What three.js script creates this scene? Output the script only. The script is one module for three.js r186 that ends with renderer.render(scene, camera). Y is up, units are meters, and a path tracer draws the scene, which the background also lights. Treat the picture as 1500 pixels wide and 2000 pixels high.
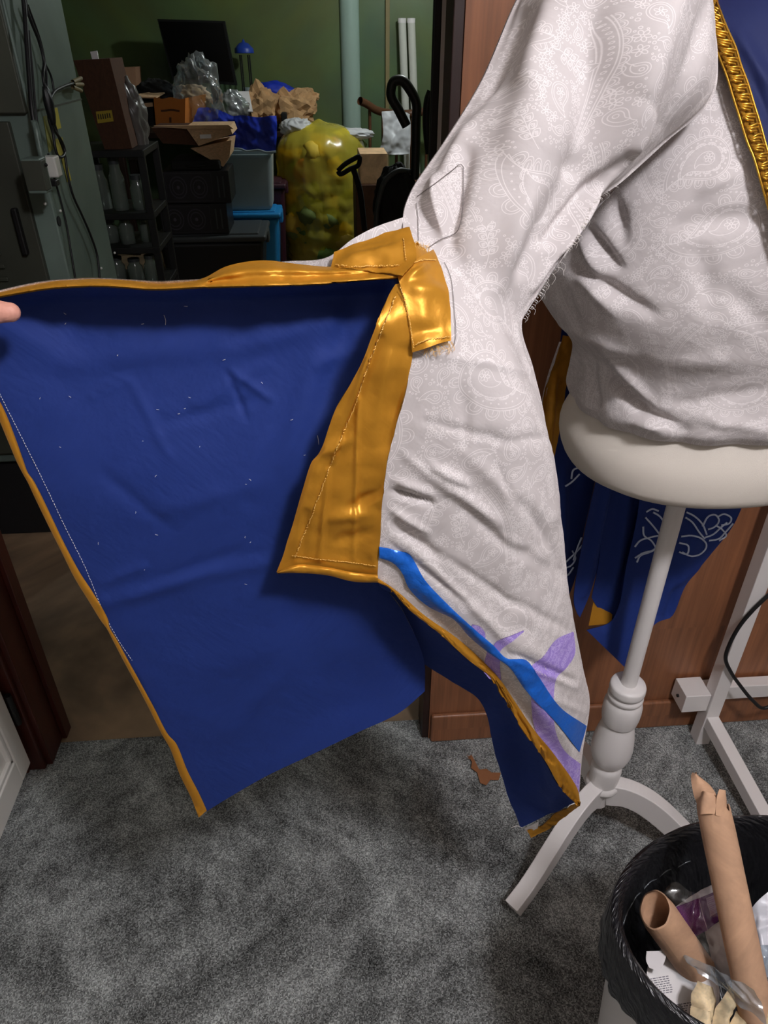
import * as THREE from 'three';
import { mergeGeometries, mergeVertices } from 'three/addons/utils/BufferGeometryUtils.js';
import { RoundedBoxGeometry } from 'three/addons/geometries/RoundedBoxGeometry.js';
import { ImprovedNoise } from 'three/addons/math/ImprovedNoise.js';
import { MarchingCubes } from 'three/addons/objects/MarchingCubes.js';

// ------------------------------------------------------------------ camera, light, exposure
const scene = new THREE.Scene();
const F = 1400, PITCH = THREE.MathUtils.degToRad(33.4), YAW = THREE.MathUtils.degToRad(-4.6), EYE = new THREE.Vector3(0, 1.45, 0);
const camera = new THREE.PerspectiveCamera(THREE.MathUtils.radToDeg(2 * Math.atan(1000 / F)), 0.75, 0.02, 40);
camera.position.copy(EYE);
camera.rotation.order = 'YXZ';
camera.rotation.set(-PITCH, YAW, 0);
camera.updateMatrixWorld(true);
scene.add(camera);
scene.background = new THREE.Color(0x000000);
const renderer = new THREE.WebGLRenderer({ antialias: true });
renderer.toneMapping = THREE.LinearToneMapping;
renderer.toneMappingExposure = 1.0;
renderer.shadowMap.enabled = true;
const LAMP = [0.55, 2.3, 0.25], LAMP_POWER = 6.3, LAMP_COLOR = 0xf8f5fb;         // ceiling lamp of the near room
const BACK_LAMP = [0.9, 2.15, -4.9], BACK_POWER = 4.4, BACK_COLOR = 0xe8f0f0;   // dim lamp of the far room

// ------------------------------------------------------------------ helpers
function rng(seed) { let a = seed >>> 0; return () => { a = (a + 0x6d2b79f5) | 0; let t = Math.imul(a ^ (a >>> 15), 1 | a); t = (t + Math.imul(t ^ (t >>> 7), 61 | t)) ^ t; return ((t ^ (t >>> 14)) >>> 0) / 4294967296; }; }
const V = (x, y, z) => new THREE.Vector3(x, y, z);
const noise = new ImprovedNoise();
const fbm = (x, y, z, o = 4) => { let s = 0, a = 0.5, f = 1; for (let i = 0; i < o; i++) { s += a * noise.noise(x * f, y * f, z * f); a *= 0.5; f *= 2.03; } return s; };
const clamp = (x, a = 0, b = 1) => Math.min(b, Math.max(a, x));
const smooth = (a, b, x) => { const t = clamp((x - a) / (b - a)); return t * t * (3 - 2 * t); };
function ray(px, py) { return V((px - 750) / F, -(py - 1000) / F, -1).applyQuaternion(camera.quaternion); }
const P = (px, py, z) => { const d = ray(px, py); return d.multiplyScalar(z / d.z).add(EYE); };          // measured point on the upright plane z
const Gd = (px, py, h = 0) => { const d = ray(px, py); return d.multiplyScalar((h - EYE.y) / d.y).add(EYE); };  // measured point at height h
const D = (px, py, depth) => ray(px, py).multiplyScalar(depth).add(EYE);
const INVQ = camera.quaternion.clone().invert();
function proj(p) { const q = p.clone().sub(EYE).applyQuaternion(INVQ); return [750 - (F * q.x) / q.z, 1000 + (F * q.y) / q.z, -q.z]; }

const taken = {};
function numbered(n) { const k = (taken[n] = (taken[n] ?? -1) + 1); return k ? n + '_' + String(k).padStart(3, '0') : n; }
function tag(o, label, category, group, kind) { o.userData.label = label; o.userData.category = category; if (group) o.userData.group = group; if (kind) o.userData.kind = kind; return o; }
function thing(name, label, category, pos = [0, 0, 0], group) { const g = new THREE.Group(); g.name = numbered(name); g.position.set(...pos); tag(g, label, category, group); scene.add(g); return g; }
function obj(name, geos, mat, parent, world = true) {
  let list = Array.isArray(geos) ? geos : [geos];
  if (list.length > 1) list = list.map((g) => { const q = g.index ? g.toNonIndexed() : g; for (const k of Object.keys(q.attributes)) if (!['position', 'normal', 'uv'].includes(k)) q.deleteAttribute(k); if (!q.attributes.normal) q.computeVertexNormals(); if (!q.attributes.uv) q.setAttribute('uv', new THREE.BufferAttribute(new Float32Array(q.attributes.position.count * 2), 2)); return q; });
  const g = list.length > 1 ? mergeGeometries(list) : list[0];
  const m = new THREE.Mesh(g, mat); m.name = parent ? name : numbered(name); m.castShadow = m.receiveShadow = true;
  (parent ?? scene).add(m);
  if (parent && world) { let q = parent; const off = V(0, 0, 0); while (q && q !== scene) { off.add(q.position); q = q.parent; } if (off.lengthSq()) { m.geometry = g.clone(); m.geometry.userData = {}; m.geometry.translate(-off.x, -off.y, -off.z); } }
  return m;
}
function struct(name, geos, mat) { const m = obj(name, geos, mat); m.userData.kind = 'structure'; return m; }
function piece(name, geos, mat, parent) { return obj(name, geos, mat, parent); }
function box(x0, x1, y0, y1, z0, z1, r = 0) {
  const w = Math.abs(x1 - x0), h = Math.abs(y1 - y0), d = Math.abs(z1 - z0);
  const g = r ? new RoundedBoxGeometry(w, h, d, 2, Math.min(r, w / 2.1, h / 2.1, d / 2.1)) : new THREE.BoxGeometry(w, h, d);
  metreUV(g); return g.translate((x0 + x1) / 2, (y0 + y1) / 2, (z0 + z1) / 2);
}
function metreUV(g) {                                                    // box mapping in metres
  const p = g.attributes.position, n = g.attributes.normal, uv = new Float32Array(p.count * 2);
  for (let i = 0; i < p.count; i++) {
    const ax = Math.abs(n.getX(i)), ay = Math.abs(n.getY(i)), az = Math.abs(n.getZ(i));
    if (az >= ax && az >= ay) { uv[2 * i] = p.getX(i); uv[2 * i + 1] = p.getY(i); }
    else if (ax >= ay) { uv[2 * i] = p.getZ(i); uv[2 * i + 1] = p.getY(i); }
    else { uv[2 * i] = p.getX(i); uv[2 * i + 1] = p.getZ(i); }
  }
  g.setAttribute('uv', new THREE.BufferAttribute(uv, 2)); return g;
}
function tube(pts, r, seg = 40, rad = 8, closed = false) { return new THREE.TubeGeometry(new THREE.CatmullRomCurve3(pts, closed, 'centripetal'), seg, r, rad, closed); }
function bar(a, b, w, h, up = V(0, 1, 0), r = 0.003) {                    // square bar from a to b
  const d = b.clone().sub(a), L = d.length(); const zx = d.clone().normalize(); const xx = V(0, 0, 0).crossVectors(up, zx).normalize(); const yx = V(0, 0, 0).crossVectors(zx, xx);
  const g = r ? new RoundedBoxGeometry(w, h, L, 2, r) : new THREE.BoxGeometry(w, h, L); metreUV(g);
  const m = new THREE.Matrix4().makeBasis(xx, yx, zx).setPosition(a.clone().add(b).multiplyScalar(0.5)); return g.applyMatrix4(m);
}
function disc(profile, seg = 48) { return new THREE.LatheGeometry(profile.map(([r, y]) => new THREE.Vector2(r, y)), seg); }

// creases: [x0, y0, x1, y1, width, height in metres], measured across the picture of the cloth
function foldSum(folds, x, y) {
  let s = 0;
  for (const [x0, y0, x1, y1, w, a] of folds) {
    const dx = x1 - x0, dy = y1 - y0, L2 = dx * dx + dy * dy, t = clamp(((x - x0) * dx + (y - y0) * dy) / L2);
    const ex = x - x0 - t * dx, ey = y - y0 - t * dy, d2 = (ex * ex + ey * ey) / (w * w);
    if (d2 < 9) s += a * Math.exp(-d2) * (0.25 + 0.75 * Math.sin(Math.PI * clamp(0.12 + 0.76 * t)));
  }
  return s;
}
// a cloth: Coons patch between four space curves, displaced along its normal, with a front, a back and closed edges
function curve(pts) { const v = pts.map((p) => (p.isVector3 ? p : P(...p))); return v.length === 2 ? new THREE.LineCurve3(v[0], v[1]) : new THREE.CatmullRomCurve3(v, false, 'centripetal'); }
function cloth({ left, right, top, bottom, nu = 40, nv = 60, thick = 0.0016, folds = [], rough = 0, freq = 30, bulge = 0, edge = 0, disp }) {
  const L = curve(left), R = curve(right), T = top ? curve(top) : new THREE.LineCurve3(L.getPoint(0), R.getPoint(0)), B = bottom ? curve(bottom) : new THREE.LineCurve3(L.getPoint(1), R.getPoint(1));
  const pts = [], W = nu + 1;
  const Ls = L.getSpacedPoints(nv), Rs = R.getSpacedPoints(nv), Ts = T.getSpacedPoints(nu), Bs = B.getSpacedPoints(nu);
  const c00 = Ls[0], c10 = Rs[0], c01 = Ls[nv], c11 = Rs[nv];
  for (let j = 0; j <= nv; j++) for (let i = 0; i <= nu; i++) {
    const u = i / nu, v = j / nv;
    const p = V(0, 0, 0).addScaledVector(Ls[j], 1 - u).addScaledVector(Rs[j], u).addScaledVector(Ts[i], 1 - v).addScaledVector(Bs[i], v)
      .addScaledVector(c00, -(1 - u) * (1 - v)).addScaledVector(c10, -u * (1 - v)).addScaledVector(c01, -(1 - u) * v).addScaledVector(c11, -u * v);
    pts.push(p);
  }
  const normals = (q) => q.map((p, k) => {
    const i = k % W, j = (k / W) | 0, a = q[j * W + Math.max(0, i - 1)], b = q[j * W + Math.min(nu, i + 1)], c = q[Math.max(0, j - 1) * W + i], d = q[Math.min(nv, j + 1) * W + i];
    const n = V(0, 0, 0).crossVectors(b.clone().sub(a), c.clone().sub(d)); if (n.lengthSq() < 1e-16) n.set(0, 0, 1); return n.normalize();
  });
  let n = normals(pts); const toEye = V(0, 0, 0); let flip = 0; for (let k = 0; k < pts.length; k += 7) flip += Math.sign(n[k].dot(toEye.copy(EYE).sub(pts[k]))); if (flip < 0) n.forEach((q) => q.negate());
  const moved = pts.map((p, k) => {
    const i = k % W, j = (k / W) | 0, u = i / nu, v = j / nv, [x, y] = proj(p);
    let m = foldSum(folds, x, y) + (rough ? rough * fbm(p.x * freq, p.y * freq, p.z * freq + 3.1, 3) : 0) + bulge * Math.sin(Math.PI * u);
    if (disp) m += disp(x, y, u, v);
    if (edge) m *= smooth(0, edge, u) * smooth(0, edge, 1 - u) * smooth(0, edge, 1 - v);
    return p.clone().addScaledVector(n[k], m);
  });
  n = normals(moved); if (flip < 0) n.forEach((q) => q.negate());
  return slab(moved, n, nu, nv, thick, flip < 0);
}
function slab(moved, n, nu, nv, thick, rev) {
  const W = nu + 1, N = moved.length, pos = [], nor = [], uv = [], idx = [];
  const avg = V(0, 0, 0); n.forEach((q) => avg.add(q)); avg.normalize(); const e1 = V(0, 1, 0).cross(avg).normalize(), e2 = avg.clone().cross(e1), U = moved.map((p) => p.dot(e1)), Vv = moved.map((p) => p.dot(e2));
  const push = (k, s) => { const p = moved[k], m = n[k]; pos.push(p.x - (s ? m.x * thick : 0), p.y - (s ? m.y * thick : 0), p.z - (s ? m.z * thick : 0)); nor.push(s ? -m.x : m.x, s ? -m.y : m.y, s ? -m.z : m.z); uv.push(U[k], Vv[k]); };
  for (let k = 0; k < N; k++) push(k, 0);
  for (let k = 0; k < N; k++) push(k, 1);
  const q = (a, b, c, d) => (rev ? idx.push(a, b, c, a, c, d) : idx.push(a, c, b, a, d, c));
  for (let j = 0; j < nv; j++) for (let i = 0; i < nu; i++) { const a = j * W + i; q(a, a + 1, a + W + 1, a + W); q(N + a, N + a + W, N + a + W + 1, N + a + 1); }
  const rim = []; for (let i = 0; i < nu; i++) rim.push([i, i + 1]); for (let j = 0; j < nv; j++) rim.push([j * W + nu, (j + 1) * W + nu]); for (let i = nu; i > 0; i--) rim.push([nv * W + i, nv * W + i - 1]); for (let j = nv; j > 0; j--) rim.push([j * W, (j - 1) * W]);
  for (const [a, b] of rim) q(a, N + a, N + b, b);
  const g = new THREE.BufferGeometry(); g.setAttribute('position', new THREE.Float32BufferAttribute(pos, 3)); g.setAttribute('normal', new THREE.Float32BufferAttribute(nor, 3)); g.setAttribute('uv', new THREE.Float32BufferAttribute(uv, 2)); g.setIndex(idx);
  g.userData.front = moved; g.userData.n = n; g.userData.rev = rev; return g;
}
// finds the point of a cloth or body nearest to a measured direction, so that trims can be sewn onto it
class Surface {
  constructor(...geos) {
    this.cells = new Map(); this.S = 6;
    for (const g of geos) {
      const p = g.attributes.position, ix = g.index;
      const pr = []; for (let i = 0; i < p.count; i++) pr.push(proj(V(p.getX(i), p.getY(i), p.getZ(i))));
      for (let t = 0; t < ix.count; t += 3) {
        const A = pr[ix.getX(t)], B = pr[ix.getX(t + 1)], C = pr[ix.getX(t + 2)];
        const x0 = Math.floor(Math.min(A[0], B[0], C[0]) / this.S), x1 = Math.floor(Math.max(A[0], B[0], C[0]) / this.S), y0 = Math.floor(Math.min(A[1], B[1], C[1]) / this.S), y1 = Math.floor(Math.max(A[1], B[1], C[1]) / this.S);
        if (x1 - x0 > 60 || y1 - y0 > 60) continue;
        for (let x = x0; x <= x1; x++) for (let y = y0; y <= y1; y++) { const k = x * 4096 + y; if (!this.cells.has(k)) this.cells.set(k, []); this.cells.get(k).push([A, B, C]); }
      }
    }
  }
  depth(x, y) {
    let best = Infinity;
    for (const [A, B, C] of this.cells.get(Math.floor(x / this.S) * 4096 + Math.floor(y / this.S)) ?? []) {
      const d = (B[1] - C[1]) * (A[0] - C[0]) + (C[0] - B[0]) * (A[1] - C[1]); if (Math.abs(d) < 1e-9) continue;
      const a = ((B[1] - C[1]) * (x - C[0]) + (C[0] - B[0]) * (y - C[1])) / d, b = ((C[1] - A[1]) * (x - C[0]) + (A[0] - C[0]) * (y - C[1])) / d, c = 1 - a - b;
      if (a > -0.01 && b > -0.01 && c > -0.01) best = Math.min(best, 1 / (a / A[2] + b / B[2] + c / C[2]));
    }
    return best;
  }
  at(x, y, lift = 0.002) {                                               // walks outward when the direction just misses the edge
    for (let r = 0; r < 60; r += 3) for (let a = 0; a < (r ? 12 : 1); a++) { const d = this.depth(x + r * Math.cos(a * 0.5236), y + r * Math.sin(a * 0.5236)); if (d < 1e6) return D(x, y, d - lift); }
    return P(x, y, -0.7);
  }
}
// a trim sewn onto a surface: two measured edges
function poly(pts) { const c = new THREE.CatmullRomCurve3(pts.map(([x, y]) => V(x, y, 0)), false, 'centripetal'); return c; }
function sewn(surf, left, right, { nu = 8, nv = 50, lift = 0.003, thick = 0.002, puff = 0, rough = 0, freq = 60, folds = [], curl } = {}) {
  const L = poly(left).getSpacedPoints(nv), R = poly(right).getSpacedPoints(nv), pts = [];
  for (let j = 0; j <= nv; j++) for (let i = 0; i <= nu; i++) {
    const u = i / nu, x = L[j].x * (1 - u) + R[j].x * u, y = L[j].y * (1 - u) + R[j].y * u;
    let l = lift + puff * Math.sqrt(Math.max(0, Math.sin(Math.PI * u))) + foldSum(folds, x, y) + (curl ? curl(u, j / nv) : 0);
    const p = surf.at(x, y, 0); if (rough) l += rough * fbm(p.x * freq, p.y * freq, p.z * freq + 7.7, 3);
    pts.push(p.add(EYE.clone().sub(p).normalize().multiplyScalar(l)));
  }
  const W = nu + 1;
  const n = pts.map((p, k) => { const i = k % W, j = (k / W) | 0; const c = V(0, 0, 0).crossVectors(pts[j * W + Math.min(nu, i + 1)].clone().sub(pts[j * W + Math.max(0, i - 1)]), pts[Math.max(0, j - 1) * W + i].clone().sub(pts[Math.min(nv, j + 1) * W + i])); if (c.lengthSq() < 1e-18) c.copy(EYE).sub(p); return c.normalize(); });
  let flip = 0; pts.forEach((p, k) => (flip += Math.sign(n[k].dot(EYE.clone().sub(p))))); if (flip < 0) n.forEach((q) => q.negate());
  return slab(pts, n, nu, nv, thick, flip < 0);
}
function sewnLine(surf, pts, r, lift = 0.002, seg = 40, rad = 6) { const c = poly(pts).getSpacedPoints(Math.max(6, Math.round(seg / 2))); return tube(c.map((q) => surf.at(q.x, q.y, lift)), r, seg, rad); }
function stitches(surf, pts, step, len, r, lift, jit, seed) {            // a row of single stitches
  const R = rng(seed), c = poly(pts), L = c.getLength(), out = [];
  for (let s = 0; s < L; s += step) { const a = c.getPointAt(clamp(s / L)), b = c.getPointAt(clamp((s + len) / L)); const j = () => (R() - 0.5) * jit; out.push(new THREE.TubeGeometry(new THREE.LineCurve3(surf.at(a.x + j(), a.y + j(), lift), surf.at(b.x + j(), b.y + j(), lift)), 1, r, 4)); }
  return out;
}

// ------------------------------------------------------------------ textures
function canvasTexture(w, h, draw, srgb = true) { const c = document.createElement('canvas'); c.width = w; c.height = h; draw(c.getContext('2d'), w, h); const t = new THREE.CanvasTexture(c); t.wrapS = t.wrapT = THREE.RepeatWrapping; if (srgb) t.colorSpace = THREE.SRGBColorSpace; return t; }
function dataTexture(n, f, srgb = true, chan = 4) {
  const d = new Uint8Array(n * n * 4); for (let y = 0; y < n; y++) for (let x = 0; x < n; x++) { const c = f(x / n, y / n, x, y), o = (y * n + x) * 4; d[o] = clamp(c[0], 0, 255); d[o + 1] = clamp(c[1], 0, 255); d[o + 2] = clamp(c[2], 0, 255); d[o + 3] = 255; }
  const t = new THREE.DataTexture(d, n, n); t.wrapS = t.wrapT = THREE.RepeatWrapping; t.magFilter = THREE.LinearFilter; t.minFilter = THREE.LinearMipmapLinearFilter; if (srgb) t.colorSpace = THREE.SRGBColorSpace; t.needsUpdate = true; return t;
}
const tiled = (x, y, f, oct, s) => {                                     // noise that closes on itself
  const a = x * Math.PI * 2, b = y * Math.PI * 2, r = f / (Math.PI * 2); return fbm(Math.cos(a) * r + 10 + s, Math.sin(a) * r + Math.cos(b) * r, Math.sin(b) * r + s, oct);
};
function scaled(t, metres) { const c = t.clone(); c.repeat.set(1 / metres, 1 / metres); c.needsUpdate = true; return c; }

function paisley(ground, line, seed) {
  const S = 2048;
  return canvasTexture(S, S, (g) => {
    const R = rng(seed);
    g.fillStyle = ground; g.fillRect(0, 0, S, S);
    g.strokeStyle = line; g.fillStyle = ground; g.lineWidth = 3.5; g.lineCap = 'round'; g.lineJoin = 'round';
    const circles = [];
    const free = (x, y, r, f = 1) => circles.every(([cx, cy, cr]) => { let dx = Math.abs(x - cx), dy = Math.abs(y - cy); dx = Math.min(dx, S - dx); dy = Math.min(dy, S - dy); return Math.hypot(dx, dy) > (r + cr) * f; });
    const wrapDraw = (x, y, r, fn) => { for (const ox of [-S, 0, S]) for (const oy of [-S, 0, S]) if (x + ox > -r && x + ox < S + r && y + oy > -r && y + oy < S + r) { g.save(); g.translate(x + ox, y + oy); fn(); g.restore(); } };
    const bez = (a, b, c, d, n) => { const o = []; for (let i = 0; i < n; i++) { const t = i / n, s = 1 - t; o.push([s * s * s * a[0] + 3 * s * s * t * b[0] + 3 * s * t * t * c[0] + t * t * t * d[0], s * s * s * a[1] + 3 * s * s * t * b[1] + 3 * s * t * t * c[1] + t * t * t * d[1]]); } return o; };
    const drop = (r) => [...bez([0.9 * r, -2.2 * r], [0.1 * r, -2.3 * r], [-1.1 * r, -1.3 * r], [-r, 0], 26), ...bez([-r, 0], [-r, 1.32 * r], [r, 1.32 * r], [r, 0], 30), ...bez([r, 0], [r, -0.9 * r], [0, -1.3 * r], [0.9 * r, -2.2 * r], 26)];
    const path = (pts) => { g.beginPath(); pts.forEach(([x, y], i) => (i ? g.lineTo(x, y) : g.moveTo(x, y))); g.closePath(); };
    const ring = (x, y, r) => { g.beginPath(); g.arc(x, y, r, 0, 7); g.stroke(); };
    const flower = (x, y, r, n) => { for (let k = 0; k < n; k++) { const a = (k / n) * 6.283; g.beginPath(); g.ellipse(x + Math.cos(a) * r * 0.62, y + Math.sin(a) * r * 0.62, r * 0.42, r * 0.27, a, 0, 7); g.stroke(); } ring(x, y, r * 0.2); };
    const petals = (pts, len, every) => {
      for (let i = 0; i < pts.length; i += every) {
        const a = pts[i], b = pts[(i + every) % pts.length]; if (i + every > pts.length) break; const mx = (a[0] + b[0]) / 2, my = (a[1] + b[1]) / 2; let dx = b[1] - a[1], dy = a[0] - b[0]; const l = Math.hypot(dx, dy) || 1; dx /= l; dy /= l; const w = l * 0.5; if (w < 4) continue; const L = Math.min(len, w * 3.2);
        for (const k of [1, 0.72]) { g.beginPath(); const ex = (b[0] - a[0]) / l, ey = (b[1] - a[1]) / l; g.moveTo(mx - ex * w * 0.75 * k, my - ey * w * 0.75 * k); g.bezierCurveTo(mx - ex * w * 1.1 * k - dx * L * 0.9 * k, my - ey * w * 1.1 * k - dy * L * 0.9 * k, mx + ex * w * 1.1 * k - dx * L * 0.9 * k, my + ey * w * 1.1 * k - dy * L * 0.9 * k, mx + ex * w * 0.75 * k, my + ey * w * 0.75 * k); g.stroke(); }
        g.beginPath(); g.moveTo(mx, my); g.lineTo(mx - dx * L * 0.3, my - dy * L * 0.3); g.stroke();
      }
    };
    const big = (r) => { const p = drop(r); petals(p, r * 0.62, 5); path(p); g.fill(); g.stroke(); path(drop(r * 0.93).map(([x, y]) => [x, y])); g.stroke(); const q = drop(r * 0.62); path(q); g.stroke(); petals(q, r * 0.2, 7); path(drop(r * 0.3)); g.stroke(); flower(0, r * 0.05, r * 0.22, 6);
      for (let i = 0; i < p.length; i += 3) { const a = p[i]; ring(a[0] * 0.8, a[1] * 0.8, 3.4); } flower(-r * 0.05, r * 0.78, r * 0.12, 5); };
    const mid = (r) => { path(drop(r)); g.fill(); g.stroke(); path(drop(r * 0.78)); g.stroke(); flower(0, 0, r * 0.5, 5); ring(0, -r * 0.75, r * 0.14); ring(r * 0.15, -r * 1.1, r * 0.1); };
    const sprig = (r) => { g.beginPath(); g.moveTo(-r, r * 0.6); g.quadraticCurveTo(0, r * 0.4, r, -r * 0.7); g.stroke(); for (let k = -1; k <= 2; k++) { const t = k / 2, x = t * r * 0.75, y = -0.05 * r - t * r * 0.45 + 0.2 * r; for (const s of [-1, 1]) { g.save(); g.translate(x, y); g.rotate(-0.6 + s * 0.95); for (const q of [1, 0.68]) { g.beginPath(); g.moveTo(r * 0.04, 0); g.bezierCurveTo(r * 0.2, -r * 0.26 * q, r * 0.42 * q, -r * 0.2 * q, r * 0.58 * q, 0); g.bezierCurveTo(r * 0.42 * q, r * 0.2 * q, r * 0.2, r * 0.26 * q, r * 0.04, 0); if (q === 1) g.fill(); g.stroke(); } ring(r * 0.26, 0, r * 0.05); g.restore(); } } };
    const band = (len, w) => { for (const o of [-w, -w * 0.65, w * 0.65, w]) { g.beginPath(); g.moveTo(-len, o + 40); g.quadraticCurveTo(0, o - 60, len, o + 40); g.stroke(); } for (let i = -len + 14; i < len; i += 26) { const t = i / len; ring(i, -10 + 50 * t * t, 5); } for (let i = -len + 20; i < len; i += 44) { const t = i / len; for (const q of [20, 12]) { g.beginPath(); g.arc(i, -10 + 50 * t * t - w - 2, q, Math.PI, 0); g.stroke(); } } };
    for (let k = 0; k < 6; k++) { const x = R() * S, y = R() * S, a = R() * 3.14, l = 240 + R() * 160; wrapDraw(x, y, 460, () => { g.rotate(a); band(l, 24); }); for (let i = -1; i <= 1; i += 0.25) circles.push([(x + Math.cos(a) * l * i + S) % S, (y + Math.sin(a) * l * i + S) % S, 46]); }
    const place = (n, rMin, rMax, spread, off, fn) => { for (let k = 0, tries = 0; k < n && tries < n * 60; tries++) { const x = R() * S, y = R() * S, r = rMin + R() * (rMax - rMin), a = R() * 6.283; if (!free(x, y, r * spread, 0.93)) continue; circles.push([x, y, r * spread]); const s = R() < 0.5 ? -1 : 1; wrapDraw(x, y, r * 3.6, () => { g.rotate(a); g.scale(s, 1); g.translate(0, off * r); fn(r); }); k++; } };
    place(9, 112, 150, 1.85, 0.55, big);
    place(22, 44, 62, 1.75, 0.55, mid);
    place(16, 90, 125, 0.9, 0, sprig);
    place(60, 26, 36, 1.7, 0.55, (r) => { path(drop(r)); g.stroke(); path(drop(r * 0.62)); g.stroke(); ring(0, 0, r * 0.25); });
    place(260, 24, 32, 1.02, 0, (r) => flower(0, 0, r, 5 + (r > 28 ? 1 : 0)));
    place(500, 9, 12, 1.1, 0, (r) => { ring(0, 0, r * 0.7); });
    place(700, 6, 7, 1.3, 0, (r) => { ring(0, 0, r * 0.6); });
  });
}
const PAIS = 0.31;
const paisleyWhite = scaled(paisley('#c5bebd', '#e2dcdb', 11), PAIS);
const paisleyPurple = scaled(paisley('#9a82cf', '#c6b4e6', 12), 0.26);
const weave = dataTexture(256, (u, v, x, y) => { const a = 128 + 40 * Math.sin(x * 0.785) * Math.sin(y * 0.785) + 90 * tiled(u, v, 24, 3, 2); return [a, a, a]; }, false);
const crumple = dataTexture(512, (u, v) => { const a = 128 + 170 * (Math.abs(tiled(u, v, 7, 4, 1)) - 0.15) + 60 * tiled(u, v, 30, 3, 5); return [a, a, a]; }, false);
const linerBump = dataTexture(1024, (u, v) => { const s = v * 6 + 0.6 * tiled(u, v, 4, 2, 1), a = 128 + 210 * (fbm(u * 150 + s * 5, v * 16, 2, 3)) + 90 * tiled(u, v, 12, 3, 4); return [a, a, a]; }, false);
const R0 = rng(5), tuft = (() => { const R = rng(50), n = 700, a = new Float32Array(n * n); for (let i = 0; i < n * n; i++) a[i] = R() - 0.5; return (u, v) => a[((v * n) | 0) * n + ((u * n) | 0)]; })();
const carpetCol = dataTexture(2048, (u, v) => { const c = tiled(u, v, 12, 4, 0), m = tiled(u, v, 40, 3, 9), f = R0() - 0.5, k = 138 + 88 * c + 60 * m + 66 * f + 96 * tuft(u, v); return [k * 0.975, k * 1.0, k * 0.99]; });
const R1 = rng(6);
const carpetBump = dataTexture(1024, (u, v) => { const k = 128 + 60 * (R1() - 0.5) + 130 * tuft(u * 0.2, v * 0.2) + 120 * tiled(u, v, 60, 3, 3); return [k, k, k]; }, false);
const wood = dataTexture(1024, (u, v) => { const g = tiled(u * 1, v * 1, 3, 3, 2), r = fbm(u * 60, v * 2.2 + g * 0.5, 1.3, 4), s = fbm(u * 240, v * 8, 4.3, 2), k = 1 + 0.26 * r + 0.14 * s + 0.22 * g; return [134 * k, 88 * k, 60 * k]; });
const metalDirt = dataTexture(512, (u, v) => { const a = tiled(u, v, 4, 5, 6), k = 1 + 0.35 * a; return [106 * k, 122 * k, 114 * k]; });
const greenWall = dataTexture(512, (u, v) => { const a = tiled(u, v, 3, 4, 4), b = tiled(u, v, 8, 4, 8); return [88 + 36 * a + 10 * b, 108 + 22 * b + 8 * a, 76 - 34 * a + 10 * b]; });
const concrete = dataTexture(512, (u, v) => { const a = tiled(u, v, 5, 5, 3), b = tiled(u, v, 14, 4, 7), k = 1 + 0.6 * a + 0.4 * b; return [128 * k, 106 * k, 82 * k]; });
const paperTone = (r, g, b, s, amt = 0.12) => dataTexture(256, (u, v) => { const k = 1 + amt * tiled(u, v, 8, 4, s) * 2 + amt * 0.6 * tiled(u, v, 50, 2, s + 2); return [r * k, g * k, b * k]; });
const brownPaper = paperTone(204, 168, 130, 3);

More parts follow.
